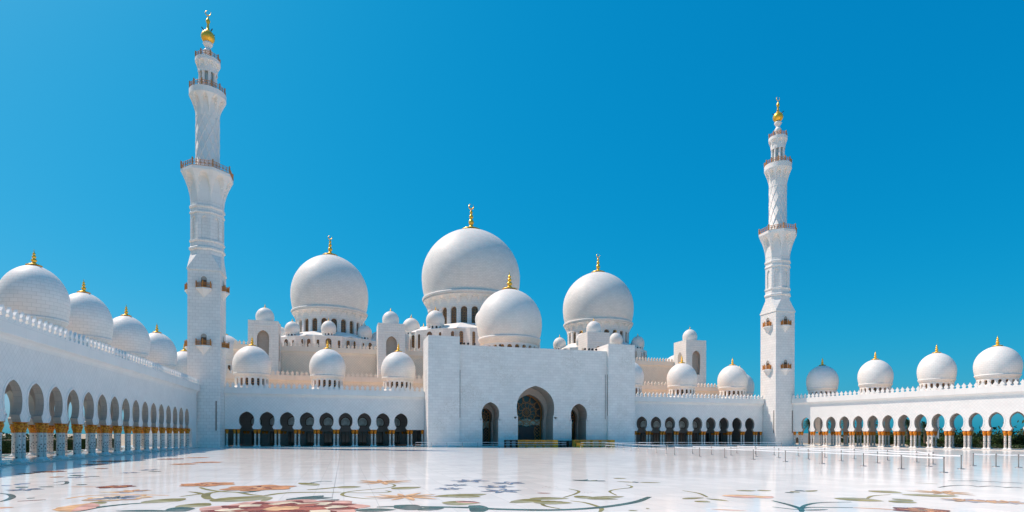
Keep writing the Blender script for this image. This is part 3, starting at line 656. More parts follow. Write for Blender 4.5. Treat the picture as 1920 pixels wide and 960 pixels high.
# ---- wings of the prayer hall on both sides of the gatehouse
def door_panel(root,x,y,w,h,z0=.3):
    mb=MB(); t=.16
    for a in (-w/2,-t/2,w/2-t): mb.box(x+a,x+a+t,y-.1,y,z0+.002,z0+h)
    mb.box(x-w/2+t,x+w/2-t,y-.1,y-.003,z0+h-t,z0+h-.003); mb.box(x-w/2+t,x+w/2-t,y-.1,y-.003,z0+.004,z0+.75)
    d=obj('glazed_door',mb,M['doorwood'],root)
    mb=MB(); mb.face([(x-w/2+t,y-.04,z0+.75),(x+w/2-t,y-.04,z0+.75),(x+w/2-t,y-.04,z0+h-t),(x-w/2+t,y-.04,z0+h-t)])
    obj('pane',mb,M['glass'],d)
def wing(name,label,x0,sp,xs,xe):
    w=thing(name,label,'building',(x0,165,0))
    arcade_front(w,sp,0,8,xs,xe)
    mb=MB(); mb.box(xs,xe,-.9,20.9,0.0,.15); obj('plinth',mb,M['paving'],w)
    mb=MB(); extr_x(mb,CORN,xs,xe); obj('cornice',mb,M['plain'],w)
    mb=MB(); merlons(mb,(xs,-.45),(xe,-.45),15.14); mb.box(xs,xe,-.62,-.28,15.10,15.24); obj('parapet',mb,M['plain'],w)
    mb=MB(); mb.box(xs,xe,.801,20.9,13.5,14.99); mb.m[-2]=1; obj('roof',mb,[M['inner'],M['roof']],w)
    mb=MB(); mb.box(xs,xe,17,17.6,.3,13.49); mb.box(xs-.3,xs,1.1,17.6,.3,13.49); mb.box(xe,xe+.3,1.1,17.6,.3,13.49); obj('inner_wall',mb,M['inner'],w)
    for k in range(0,10):
        x=(k-.5)*sp; pair(w,x,.42,.92,.25)
        pass
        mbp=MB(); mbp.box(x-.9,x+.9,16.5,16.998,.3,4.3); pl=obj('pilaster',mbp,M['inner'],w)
        for s in (-.46,.46):
            mc=MB(); mc.lathe([(.26,3.5),(.42,3.9),(.46,4.1),(.40,4.25),(.0,4.3)],12); obj('capital',mc,M['capital'],pl,(x+s,16.4,0))
    for xx in (xs+.45,xe-.45): column(w,xx,.42,.25,.15)
    for k in range(0,9):
        x=k*sp; door_panel(w,x,16.998,2.3,3.9)
        mb=MB(); oc=keyhole(.95,6.0,.95,6.02,1.28,7.0,8.35)
        panel(mb,oc,16.93); wi=obj('round_window',mb,M['frost'],w)
        mb=MB(); o2=offset(oc,.22)
        for a,b,c,d in zip(oc,oc[1:],o2[1:],o2): mb.face([(a[0],16.9,a[1]),(b[0],16.9,b[1]),(c[0],16.9,c[1]),(d[0],16.9,d[1])])
        mb.box(-1.2,1.2,16.88,16.995,5.8,5.99); obj('window_frame',mb,M['doorwood'],wi)
        wi.location=(x,0,0)
    return w
LW=wing('mosque_wing','low arcaded wing left of the gatehouse, nine keyhole arches and three full domes',-24.15,4.906,-5.15,45.6)
RW=wing('mosque_wing','low arcaded wing right of the gatehouse, one of its domes half hidden by a tower',88.7,4.906,-6.3,44.3)
for w in (LW,RW):
    for k in (0,4,8): dome(w,k*4.906,9,4.9,19.8,27.5,15.0,18)

# ------------------------------------------------------------------ gatehouse
G=thing('gatehouse','tall plain white marble gatehouse with three keyhole doorways and one large dome','gatehouse',(CX,158.3,0))
big=keyhole(5.2,8.5,5.2,8.6,5.55,11.2,17.2,n=10); big=[(-5.2,0.3)]+[(-5.75,8.48)][:0]+big+[(5.2,0.3)]
def side(cx): return [(-2.25,.3)]+keyhole(2.25,7.6,2.25,7.7,2.5,9.3,12.4,n=8)+[(2.25,.3)]
mb=MB()
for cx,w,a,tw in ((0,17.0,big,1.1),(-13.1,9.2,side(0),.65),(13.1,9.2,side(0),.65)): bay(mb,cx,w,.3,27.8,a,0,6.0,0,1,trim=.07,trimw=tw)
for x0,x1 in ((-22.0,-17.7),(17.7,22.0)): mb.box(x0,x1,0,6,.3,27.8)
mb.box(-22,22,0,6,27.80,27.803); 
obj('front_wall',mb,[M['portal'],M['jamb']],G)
mb=MB()                                                # impost ledges beside the main arch
for s in (-1,1): mb.box(min(s*5.2,s*6.5),max(s*5.2,s*6.5),-.13,-.073,8.42,8.6)
obj('impost',mb,M['plain'],G)
mb=MB(); ib=[(-4.3,.3)]+keyhole(4.3,7.4,4.3,7.5,4.6,10.0,15.2,n=10)+[(4.3,.3)]; isd=[(-1.75,.3)]+keyhole(1.75,6.8,1.75,6.9,2.0,8.5,11.0,n=8)+[(1.75,.3)]
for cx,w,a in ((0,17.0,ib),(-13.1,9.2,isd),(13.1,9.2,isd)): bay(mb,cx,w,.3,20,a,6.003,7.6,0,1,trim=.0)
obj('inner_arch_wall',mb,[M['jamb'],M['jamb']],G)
mb=MB(); mb.box(-22.6,22.6,-1.4,43,0,.3); obj('plinth',mb,M['paving'],G)
for s in (-1,1):
    mb=MB(); x0,x1=sorted((s*21.9,s*30.4)); mb.box(x0,x1,-.9,9.2,0,29.9)
    obj('corner_tower',mb,M['portal'],G)
for x,y0_,y1_ in ((-30.42,3.2,3.6),(21.88,-.55,-.2),(-21.7,-.03,-.003),(21.3,-.03,-.003)):
    mb=MB()
    if abs(y1_-y0_)>.1: mb.box(x,x+.02,y0_,y1_,9.0,21.0)
    else: mb.box(x,x+.16,y0_,y1_,8.0,21.0)
    obj('slit_window',mb,M['steel'],G)
# hall shell behind the doors: dark room
mb2=MB(); 
mb2.box(-22,-21,7.6,43,.3,27); mb2.box(21,22,7.6,43,.3,27); mb2.box(-22,22,42,43,.3,27); mb2.box(-22,22,7.6,43,27.0,27.78); mb2.m[-2]=1
obj('hall',mb2,[M['plain'],M['roof']],G)
mb=MB(); mb.box(-20.5,20.5,20,20.4,.3,22); obj('inner_screen',mb,M['dark'],G)
dome(G,0,27.7,10.6,34.6,51.0,27.8,24,lattice='lattice_gold',wz=(28.6,31.7),ww=1.45,rdk=.87)
# carved lattice doors
def ribbon(mb, pts, w, y, d=.12, mi=0, closed=False):
    P=[Vector(p) for p in pts]; N=len(P); L=[];Q=[]
    for k,p in enumerate(P):
        t=(P[(k+1)%N]-P[k-1]) if closed else (P[min(k+1,N-1)]-P[max(k-1,0)])
        if t.length<1e-6: t=Vector((1,0))
        t.normalize(); n=Vector((-t.y,t.x))*w/2; L.append(p+n); Q.append(p-n)
    R=range(N if closed else N-1)
    for k in R:
        j=(k+1)%N
        mb.face([(Q[k].x,y,Q[k].y),(Q[j].x,y,Q[j].y),(L[j].x,y,L[j].y),(L[k].x,y,L[k].y)],mi)
        mb.face([(L[k].x,y,L[k].y),(L[j].x,y,L[j].y),(L[j].x,y+d,L[j].y),(L[k].x,y+d,L[k].y)],mi)
        mb.face([(Q[j].x,y,Q[j].y),(Q[k].x,y,Q[k].y),(Q[k].x,y+d,Q[k].y),(Q[j].x,y+d,Q[j].y)],mi)
def circ(cx,cz,r,n=24,a0=0,sw=2*pi): return [(cx+r*cos(a0+sw*k/n),cz+r*sin(a0+sw*k/n)) for k in range(n if sw>6.28 else n+1)]
def lattice(cx,hw,zneck,zc,R,za,band0,band1,ww,door):
    g=MB(); y=8.6
    out=[(-hw,.3)]+keyhole(hw,zneck,hw,zneck+.1,R,zc,za,n=10)+[(hw,.3)]
    t=obj('doorway_screen',(lambda m:(panel(m,out,y+.22),m)[1])(MB()),M['glass'],G,(cx,0,0))
    ribbon(g,out,ww*2,y)
    for r in (.28,.62): ribbon(g,circ(0,zc,R*r),ww,y+.01,closed=True)
    for k in range(12):
        a=2*pi*k/12
        ribbon(g,[(R*.28*cos(a),zc+R*.28*sin(a)),(R*.47*cos(a+.26),zc+R*.47*sin(a+.26)),(R*.62*cos(a),zc+R*.62*sin(a))],ww*.8,y+.02)
        ribbon(g,[(0,zc),(R*.28*cos(a),zc+R*.28*sin(a))],ww*.6,y+.02)
        e=1.0 if sin(a)<.5 else 1.12
        ribbon(g,[(R*.62*cos(a),zc+R*.62*sin(a)),(R*.8*cos(a+.3),zc+R*.8*sin(a+.3)),(R*.92*e*cos(a+.26),zc+R*.92*e*sin(a+.26))],ww*.8,y+.03)
        ribbon(g,[(R*.62*cos(a),zc+R*.62*sin(a)),(R*.8*cos(a-.3),zc+R*.8*sin(a-.3)),(R*.92*e*cos(a-.26),zc+R*.92*e*sin(a-.26))],ww*.8,y+.04)
    for s in (-1,1):
        if door: ribbon(g,[(s*door,.3),(s*door*1.02,band0*.45),(s*door*.9,band0*.7),(s*door*1.0,band0*.95)],ww,y+.02)
        for q in range(5):
            z=1.0+q*(band0-1)/5; ribbon(g,[(s*(door or hw*.2),z),(s*(hw*.75),z+1.1),(s*hw,z+1.3)],ww*.7,y+.05)
            ribbon(g,[(s*hw,z),(s*(hw*.8),z+.9),(s*(door or hw*.2),z+1.6)],ww*.7,y+.06)
    obj('gold_lattice',g,M['tracery'],t)
    b=MB(); panel(b,[(-hw,band0),(-hw*.4,band0+.25),(0,band0-.25),(hw*.4,band0+.25),(hw,band0),(hw,band1),(hw*.4,band1-.25),(0,band1+.2),(-hw*.4,band1-.25),(-hw,band1)],y+.06)
    obj('green_glass_band',b,M['teal_glass'],t)
    g2=MB(); 
    n=4
    for k in range(n):
        xa=-hw+2*hw*k/n; xb=-hw+2*hw*(k+1)/n; zm=(band0+band1)/2
        ribbon(g2,[(xa,band0+.15),((xa+xb)/2,zm),(xb,band1-.15)],ww*.8,y-.02); ribbon(g2,[(xa,band1-.15),((xa+xb)/2,zm),(xb,band0+.15)],ww*.8,y-.03)
    obj('band_tracery',g2,M['tracery'],t)
    if door:
        b=MB(); b.face([(-door+.1,y+.09,.3),(door-.1,y+.09,.3),(door-.1,y+.09,band0-.4),(-door+.1,y+.09,band0-.4)]); obj('doorway_dark_panel',b,M['dark'],t)  # flat panel over the glass; the dark interior is painted on it
lattice(0,4.3,7.4,10.0,4.6,15.2,6.1,8.0,.20,2.6)
for s in (-1,1): lattice(s*13.1,1.75,6.8,8.5,2.0,11.0,5.3,7.4,.14,0)

# ------------------------------------------------------------------ prayer hall behind
H=thing('prayer_hall','great prayer hall behind the gatehouse, stepped tiers carrying three huge white domes','mosque',(CX,186,0))
def tier(name,x0,x1,y0,y1,z0,z1,mh,sp,cz):
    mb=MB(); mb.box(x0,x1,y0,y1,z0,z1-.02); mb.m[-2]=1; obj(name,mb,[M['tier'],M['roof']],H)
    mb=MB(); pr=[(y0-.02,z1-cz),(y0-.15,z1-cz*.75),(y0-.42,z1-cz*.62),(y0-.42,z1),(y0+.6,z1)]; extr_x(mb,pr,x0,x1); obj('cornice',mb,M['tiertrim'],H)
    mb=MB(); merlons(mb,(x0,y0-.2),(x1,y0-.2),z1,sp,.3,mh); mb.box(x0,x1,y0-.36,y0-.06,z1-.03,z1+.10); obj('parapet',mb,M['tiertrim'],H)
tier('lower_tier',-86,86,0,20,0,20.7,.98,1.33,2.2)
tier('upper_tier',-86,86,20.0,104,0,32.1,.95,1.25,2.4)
# square roof towers, each with a blind keyhole niche and a small dome
def tower(x,zt,side_niche_shade):
    w=4.35; y0=11.0
    mb=MB(); z0=20.75
    a=keyhole(1.5,27.0,1.5,27.1,1.75,33.2,35.6,n=8); a=[(-1.5,26.5)]+a+[(1.5,26.5)]
    mb.box(-w,w,y0+.001,y0+2*w,z0,26.5); bay(mb,0,2*w,26.5,zt,a,y0,y0+1.3,0,1)
    mb.box(-w,w,y0+1.301,y0+2*w,26.5,zt); mb.m[-6]=1  # niche back takes the darkened marble, its shade set by colour
    mb.face([(-w,y0,26.5),(-w,y0,zt),(-w,y0+1.3,zt),(-w,y0+1.3,26.5)]); mb.face([(w,y0,26.5),(w,y0+1.3,26.5),(w,y0+1.3,zt),(w,y0,zt)]); mb.face([(-w,y0,zt),(w,y0,zt),(w,y0+1.3,zt),(-w,y0+1.3,zt)])
    t=obj('roof_tower',mb,[M['block'],M['jamb']],H,(x,0,0))
    mb=MB(); fr=.10
    for b in ((-2.6,-2.25,27.0,36.9),(2.25,2.6,27.0,36.9)): mb.box(b[0],b[1],y0-fr,y0-.003,b[2],b[3])
    mb.box(-2.6,2.6,y0-fr,y0-.003,36.9,37.3); obj('niche_frame',mb,M['plain'],t)
    for nx in (-1,1):
        mb=MB()
        pts=keyhole(1.2,27,1.2,27.1,1.45,33.2,35.4,n=6); pts=[(-1.2,26.6)]+pts+[(1.2,26.6)]
        st=len(mb.v); panel(mb,pts,0)
        for i in range(st,len(mb.v)):
            q,_,z=mb.v[i]; mb.v[i]=(nx*(w+.012), y0+w+(q if nx>0 else -q), z)
        obj('side_niche_shade',mb,M['jamb'],t)  # flat keyhole sheet without a recess: niche shade painted as darker marble
    small_dome(t,0,y0+w,2.75,zt+.55,zt+4.85,zt)
def small_dome(par,x,y,R,zr,ztop,zbot,nw=12):
    key=('s',R,round(ztop-zr,2),round(zr-zbot,2))
    if key not in _dome:
        h=ztop-zr; zb=zbot-zr; mb=MB(); P=dome_profile(R,h,16); mb.lathe(P,40); mb.lathe([(.93*R,0),(.97*R,-.02*R),(.95*R,-.08*R),(.86*R,-.16*R)],40)
        dm=MB()
        if -zb>.5*R:
            dm=drum_mesh(R,.86*R,zb,zb*.80,-.22*R,-.15*R,nw,2*pi*.86*R/nw*.5,None)
        else: dm.lathe([(.80*R,zb),(.80*R,zb*.4),(.88*R,-.12*R)],32)
        _dome[key]=(mb.mesh('dome',[M['dome']]),dm.mesh('drum',[M['plain'],M['dark']]),finial_mesh(R*.85).mesh('finial',[M['gold']]),h)
    a,b,c,h=_dome[key]
    o=_link('dome',a,par,(x,y,zr))
    if par.type=='EMPTY': _link('drum',b,o); _link('finial',c,o,(0,0,h-.01*R))
    else: _link('drum',b,par,(x,y,zr)); _link('finial',c,par,(x,y,zr+h-.01*R))
for x,zt in ((-76.1,38.6),(-37.0,39.8),(36.6,40.6),(76.9,39.6)): tower(x,zt,True)
# octagonal bases with turret bays, arched windows, eight small domes each
def awindow(par, x, y, zb, hw, hh, ang, lat='lattice'):
    """arched window on a wall facing direction ang"""
    out=roundarch(hw,zb,zb+hh-hw,zb+hh,6); mb=MB(); panel(mb,out,-.03)
    o=obj('window',mb,M[lat],par,(x,y,0),ang+pi/2)
    f=MB(); o2=offset(out,.13)
    for a,b,c,d in zip(out,out[1:],o2[1:],o2): 
        f.face([(a[0],-.16,a[1]),(b[0],-.16,b[1]),(c[0],-.16,c[1]),(d[0],-.16,d[1])]); f.face([(d[0],-.16,d[1]),(c[0],-.16,c[1]),(c[0],0,c[1]),(d[0],0,d[1])])
        f.face([(b[0],-.16,b[1]),(a[0],-.16,a[1]),(a[0],-.03,a[1]),(b[0],-.03,b[1])])
    obj('window_frame',f,M['plain'],o)
def octagon(xc, yc, ap, z0, z1, R, zrim, zapex, nw, wz, rs, ww, wh):
    mb=MB(); poly=[]; bw=ap*.29; pro=ap*.07
    for k in range(8):
        a=-pi/2+k*pi/4; e=Vector((cos(a),sin(a))); t=Vector((-sin(a),cos(a)))
        for q,d in ((-bw,ap),(-bw*.82,ap+pro),(bw*.82,ap+pro),(bw,ap)): poly.append(e*d+t*q)
    mb.prism(poly,z0,z1); rd=.86*R
    b=obj('octagonal_base',mb,M['block'],H,(xc,yc,0))
    mb=MB(); rows=[]
    rr=[(ap*.98,z1+.01),(ap*.97,z1+.45),(rd*1.12,wz[0]-.5),(rd*1.03,wz[0]-.45)]
    mb.lathe([(r/cos(pi/8),z) for r,z in rr[:1]]+[(r/cos(pi/8),z) for r,z in rr[1:2]]+[(rr[2][0]/cos(pi/8),rr[2][1]),(rr[3][0],rr[3][1])],8,smooth=False,a0=pi/8)
    obj('sloped_roof',mb,M['plain'],b)
    for k in range(8):
        a=-pi/2+k*pi/4; e=Vector((cos(a),sin(a))); t=Vector((-sin(a),cos(a)))
        if k in (0,1,7,6,2):
            d=ap+pro+.02
            awindow(b,(e*d).x,(e*d).y,z1-wh*1.05-.9,ww*1.35,wh*1.05,a)
            for q in (-.64,.64):
                p=e*d+t*bw*q; awindow(b,p.x,p.y,z1-wh-1.5,ww*.6,wh,a)
            a2=a
            for s in (-1,1):
                for q in (.5,):
                    L=ap*math.tan(pi/8); p=e*(ap+.02)+t*s*(bw+(L-bw)*q*.95); awindow(b,p.x,p.y,z1-wh*.9-1.2,ww*.8,wh*.9,a)
        p=e*(ap*.935); small_dome(H,xc+p.x,yc+p.y,rs,z1+rs*.62,z1+rs*2.2,z1,12)
    dome(H,xc,yc,R,zrim,zapex,wz[0]-.7,nw,big=True,crescent=True,wz=wz,ww=2*pi*.86*R/nw*.60,fk=.95)
octagon(-57.4,58.5,19.6,32.1,39.0,14.7,51.3,74.2,22,(42.0,47.0),2.7,.75,3.6)
octagon(57.6,58.5,19.6,32.1,40.2,15.7,53.0,76.4,22,(43.4,48.5),2.8,.75,3.6)
octagon(0,61,27.0,32.1,43.8,20.8,60.6,90.6,26,(47.6,54.4),3.6,.95,5.6)
# outer pair of domes at the ends of the hall
for s in (-1,1):
    x=s*95
    mb=MB(); mb.box(x-9,x+9,44,64,0,25.0); obj('end_block',mb,M['diag'],H)
    mb=MB(); merlons(mb,(x-9,44.2),(x+9,44.2),24.99); obj('parapet',mb,M['plain'],H)
    dome(H,x,54,6.6,30.4,40.4,25.0,18)
mb=MB(); mb.box(82,96,-5,12,0,16); obj('end_block',mb,M['diag'],H)
dome(H,88.4,0.5,5.0,19.0,26.6,16.0,16)
mb=MB(); mb.box(-103,-88,-10,6,0,15.0); obj('end_block',mb,M['diag'],H)
dome(H,-94.9,-2,4.9,18.8,26.6,15.0,16)

# ------------------------------------------------------------------ minarets
def minaret(label, x, y, kz):
    Z=lambda z: z if z<44 else z*(1+kz*(z-44)/64)
    m=thing('minaret',label,'minaret',(x,y,0))
    w=3.62; oc=3.55
    mb=MB(); mb.box(-w,w,-w,w,0,43.3); mb.box(-w-.18,w+.18,-w-.18,w+.18,43.3,43.75); obj('square_shaft',mb,M['block'],m)
    # broach: square to octagon
    mb=MB(); z0,z1=43.75,Z(47.4); k8=oc*math.tan(pi/8); q=w+.1
    sq=[(q,-q),(q,q),(-q,q),(-q,-q)]
    for k in range(4):
        ang=k*pi/2; ro=lambda px,py:(px*cos(ang)-py*sin(ang),px*sin(ang)+py*cos(ang))
        A=ro(q,-q);B=ro(q,q);c0=ro(oc,-k8);c1=ro(oc,k8);c2=ro(k8,oc)
        mb.face([(*A,z0),(*B,z0),(*c1,z1),(*c0,z1)]); mb.face([(*B,z0),(*c2,z1),(*c1,z1)])
    obj('broach',mb,M['block'],m)
    # octagonal stage with blind niches
    mb=MB(); C8=1/cos(pi/8)
    def oct_(prof): mb.lathe([(r*C8,Z(z)) for r,z in prof],8,smooth=False,a0=pi/8)
    oct_([(oc,47.4),(oc,48.4),(oc+.3,48.7),(oc+.3,49.1),(oc,49.4),(oc,50.4),(oc+.22,50.6),(oc+.22,50.95),(oc-.02,51.1),(oc-.30,51.12),(oc-.30,57.3),(oc-.02,57.32),(oc+.2,57.5),(oc+.2,57.8),(oc,58.0),(oc,58.7),(oc+.24,58.9),(oc+.24,59.3),(oc,59.5),(oc,60.75)])
    for k in range(8):
        st=len(mb.v); a=k*pi/4
        bay(mb,0,2*oc*math.tan(pi/8),Z(51.12),Z(57.3),roundarch(.68,Z(51.12)+.0,Z(55.4),Z(56.7),6),0,.29,0,0,back=False)
        for i in range(st,len(mb.v)):
            px,py,pz=mb.v[i]; d=oc-py; mb.v[i]=(cos(a)*d-sin(a)*px, sin(a)*d+cos(a)*px, pz)
    obj('octagonal_shaft',mb,M['block'],m)
    mb=MB(); corbel(mb,oc+.03,5.5,Z(60.6),Z(67.3),Z(68.0),8,poly=8,sub=20,nz=26,a0=pi/8,pr=1.0)
    obj('corbel',mb,M['plain'],m)
    def railing(r,z,h,n,poly=False):
        mb=MB(); 
        corners=[]
        N=8 if poly else n
        for k in range(N):
            a=pi/8+2*pi*k/N; corners.append((r*cos(a),r*sin(a)))
        for i in range(N):
            a=Vector(corners[i]); b=Vector(corners[(i+1)%N]); 
            sub=5 if poly else 2
            for zz in (.12,h*.5,h*.95): mb.tube([(a.x,a.y,z+zz),(b.x,b.y,z+zz)],.07,4)
            for j in range(sub):
                p=a.lerp(b,j/sub); rr=.14 if j==0 else .06
                mb.box(p.x-rr,p.x+rr,p.y-rr,p.y+rr,z,z+h*(1.25 if j==0 else 1))
                if j<sub:
                    c=a.lerp(b,(j+.5)/sub); t=(b-a).normalized()
                    mb.tube([(c.x+t.x*.32*cos(u),c.y+t.y*.32*cos(u),z+h*.52+.36*sin(u)) for u in [2*pi*e/10 for e in range(10)]],.045,4,closed=True)
        return obj('railing',mb,M['bronze'],m)
    railing(5.4*C8,Z(68.0),1.5,8,True)
    # round stage with raised diagonal lattice
    mb=MB(); rz=2.62; zb,zt=Z(68.0),Z(83.4)
    mb.lathe([(rz+.12,zb),(rz+.12,zb+.4),(rz,zb+.5),(rz,zt)],40)
    for s in (-1,1):
        for k in range(10):
            pts=[]
            for i in range(25):
                t=i/24; a=2*pi*k/10+s*2.3*t; pts.append(((rz+.0)*cos(a),(rz+.0)*sin(a),zb+.5+(zt-zb-.5)*t))
            mb.tube(pts,.11,4)
    obj('round_shaft',mb,M['plain'],m)
    mb=MB(); corbel(mb,rz+.04,4.15,Z(81.8),Z(86.9),Z(88.3),10,sub=16,nz=22,pr=1.0); obj('corbel',mb,M['plain'],m)
    railing(4.02,Z(88.3),1.35,12)
    # open lantern: eight columns round a core
    mb=MB(); mb.lathe([(1.5,Z(88.3)),(1.5,Z(93.6))],24); obj('lantern_core',mb,M['stone_col'],m)
    mc=MB(); zc0,zc1=Z(88.3),Z(93.4); mc.lathe([(.5,0),(.5,.3),(.36,.45),(.34,zc1-zc0-.6),(.5,zc1-zc0-.2),(.5,zc1-zc0)],12); me=mc.mesh('column',[M['plain']])
    for k in range(8):
        a=2*pi*(k+.5)/8; _link('column',me,m,(1.78*cos(a),1.78*sin(a),zc0))
    mb=MB(); corbel(mb,2.15,2.85,Z(92.9),Z(95.6),Z(96.4),8,sub=14,nz=16,pr=.9); obj('corbel',mb,M['plain'],m)
    railing(2.75,Z(96.4),1.2,8)
    mb=MB(); P=[(1.0,96.4),(.95,97.0),(.72,97.3),(.62,97.6),(.9,98.2),(1.1,98.7),(.85,99.2),(.55,99.5),(.62,99.9),(.95,100.3),(1.15,100.7),(1.0,101.0),(.7,101.2)]
    mb.lathe([(r,Z(z)) for r,z in P],24); obj('bulb_stack',mb,M['plain'],m)
    mb=MB(); zq=Z(102.4); kq=1.0
    P=[(.6,-1.4),(1.2,-1.05),(1.5,-.55),(1.6,0),(1.5,.55),(1.2,1.05),(.75,1.45),(.42,1.9),(.3,2.4),(.26,3.0),(.24,3.3),(.42,3.65),(.5,4.0),(.4,4.35),(.2,4.7),(.12,5.0),(.08,5.5)]
    mb.lathe([(r,zq+z) for r,z in P],24)
    pts=[];rad=[]
    for i in range(21):
        a=R_(95)+2*pi*.88*i/20; pts.append((.62*cos(a),0,zq+6.1+.62*sin(a))); rad.append(.02+.10*sin(pi*i/20))
    mb.tube(pts,1,6,radii=rad); obj('gold_finial',mb,M['gold'],m)
    mb=MB(); 
    for k in range(4):
        a=pi/4+k*pi/2; mb.tube([(1.2*cos(a),1.2*sin(a),zq+1.2),(1.75*cos(a),1.75*sin(a),zq+1.6)],.12,5); 
    obj('lamp',mb,M['black'],m)
    # small corner balconies on the square shaft
    for zz in (24.9,38.9):
        for k in range(4):
            a=-pi/2+k*pi/2
            mb=MB(); hw=1.75
            top=[(-hw,0),(-hw*.92,-.75),(0,-1.45),(hw*.92,-.75),(hw,0)]
            mb.prism([(p[0],p[1]) for p in top],zz-.35,zz,0,True,True)
            for i in range(4):
                p,q2=top[i],top[i+1]; mb.face([(0,0,zz-2.3),(q2[0]*.9,q2[1]*.9,zz-.35),(p[0]*.9,p[1]*.9,zz-.35)])
            b=obj('balcony',mb,M['plain'],m,(w*cos(a),w*sin(a),0),a+pi/2)
            mb=MB(); rp=[(-hw*.97,-.06),(-hw*.9,-.70),(0,-1.36),(hw*.9,-.70),(hw*.97,-.06)]
            for i in range(4):
                p=Vector(rp[i]);q2=Vector(rp[i+1])
                for h in (.15,.8,1.2): mb.tube([(p.x,p.y,zz+h),(q2.x,q2.y,zz+h)],.06,4)
                for j in range(5):
                    u=p.lerp(q2,j/5); mb.box(u.x-.045,u.x+.045,u.y-.045,u.y+.045,zz,zz+1.2)
                if i in(1,2,3): mb.box(p.x-.11,p.x+.11,p.y-.11,p.y+.11,zz,zz+1.6)
            obj('railing',mb,M['oak'],b)
            mb=MB(); o=roundarch(.68,zz+.0,zz+2.2,zz+2.95,6); o2=offset(o,.2)
            panel(mb,o,-.03,0)
            for A,B,Cc,D in zip(o,o[1:],o2[1:],o2):
                mb.face([(A[0],-.14,A[1]),(B[0],-.14,B[1]),(Cc[0],-.14,Cc[1]),(D[0],-.14,D[1])],1); mb.face([(D[0],-.14,D[1]),(Cc[0],-.14,Cc[1]),(Cc[0],0,Cc[1]),(D[0],0,D[1])],1)
            mb.box(-.55,.55,-.08,-.035,zz+.02,zz+2.05,2)
            obj('doorway',mb,[M['jamb'],M['plain'],M['doorwood']],b)
    for k in range(4):
        a=-pi/2+k*pi/2; mb=MB(); mb.box(2.6,2.95,-.04,-.003,4.2,11.5); obj('slit_window',mb,M['steel'],m,(w*cos(a),w*sin(a),0),a+pi/2)
    return m
minaret('tall white minaret at the left corner, beside the shaded arcade',-32.95,162.7,0.0)
minaret('white minaret at the right corner, its left face sunlit, beside the sunlit arcade',136.75,162.7,0.058)

# ------------------------------------------------------------------ barriers on the floor
def stanchion_mesh():
    p=MB(); p.lathe([(.055,.05),(.05,1.30),(.075,1.31),(.08,1.42),(.05,1.44),(0,1.445)],10)
    b=MB(); b.lathe([(.34,.0),(.34,.025),(.30,.05),(.06,.07)],16)
    return p.mesh('pole',[M['steel']]), b.mesh('foot',[M['steel']])
SP,SF=stanchion_mesh()
ORD=['first','second','third','fourth','fifth','sixth','seventh','eighth','ninth','tenth','eleventh']
ROWS=[(ROW_A+[(54.6,47.0),(53.29,41.55)],'nearest row'),(ROW_B[:3]+[(63.4,80.2)]+[ROW_B[3]]+ROW_B[5:8]+[(62.2,50.2),(60.82,45.61)],'second row back'),
      ([(71.6,96.0),(71.5,90.6),ROW_C[1],(71.6,80.3)]+ROW_C[3:6]+[(70.6,58.6),(67.3,53.8)],'third row back'),(ROW_D+[(70.2,42.0)],'short right-edge row')]
for pts,rn in ROWS:
    pts=sorted(pts,key=lambda p:-p[1]); n=len(pts)
    for i,(x,y) in enumerate(pts):
        t=thing('barrier_post','slim steel belt post, %s from the far end of the %s'%(ORD[i],rn),'barrier post',(x,y,0),0,'belt barrier posts in front of the right arcade')
        _link('pole',SP,t); _link('foot',SF,t)
        if i<n-1:
            dx,dy=pts[i+1][0]-x,pts[i+1][1]-y; mb=MB(); L=math.hypot(dx,dy); nx,ny=-dy/L*.012,dx/L*.012; K=8; rows=[]
            for k in range(K+1):
                q=k/K; sag=.05*4*q*(1-q); px,py=dx*q,dy*q
                rows.append([(px+nx,py+ny,1.29-sag),(px+nx,py+ny,1.41-sag),(px-nx,py-ny,1.41-sag),(px-nx,py-ny,1.29-sag)])
            mb.grid(rows,0,False,closed=True); obj('belt',mb,M['belt'],t)
# handrails before the gatehouse
def handrail(label,pts):
    t=thing('handrail',label,'handrail',(pts[0][0],pts[0][1],0)); x0,y0=pts[0]
    for z in (1.38,.75):
        mb=MB(); mb.tube([(x-x0,y-y0,z) for x,y in pts],.05,6); obj('rail',mb,M['rail'],t)
    pm=MB(); pm.lathe([(.16,0),(.16,.03),(.05,.05),(.05,1.36)],8); me=pm.mesh('post',[M['steel']])
    for x,y in pts: _link('post',me,t,(x-x0,y-y0,0))
handrail('long low metal handrail in front of the gatehouse, left of the wooden racks',[(17.5+4.0*k,151.5-.25*k) for k in range(11)])
handrail('metal handrail crossing in front of the right-hand wooden rack',[(60.5+3.3*k,146-1.6*k) for k in range(6)])
handrail('metal handrail running from the gatehouse along the right wing',[(78+4.2*k,147-.6*k) for k in range(11)])
handrail('metal handrail leading from the gatehouse towards the belt barriers',[(64.0-.9*k,138-5.2*k) for k in range(9)])
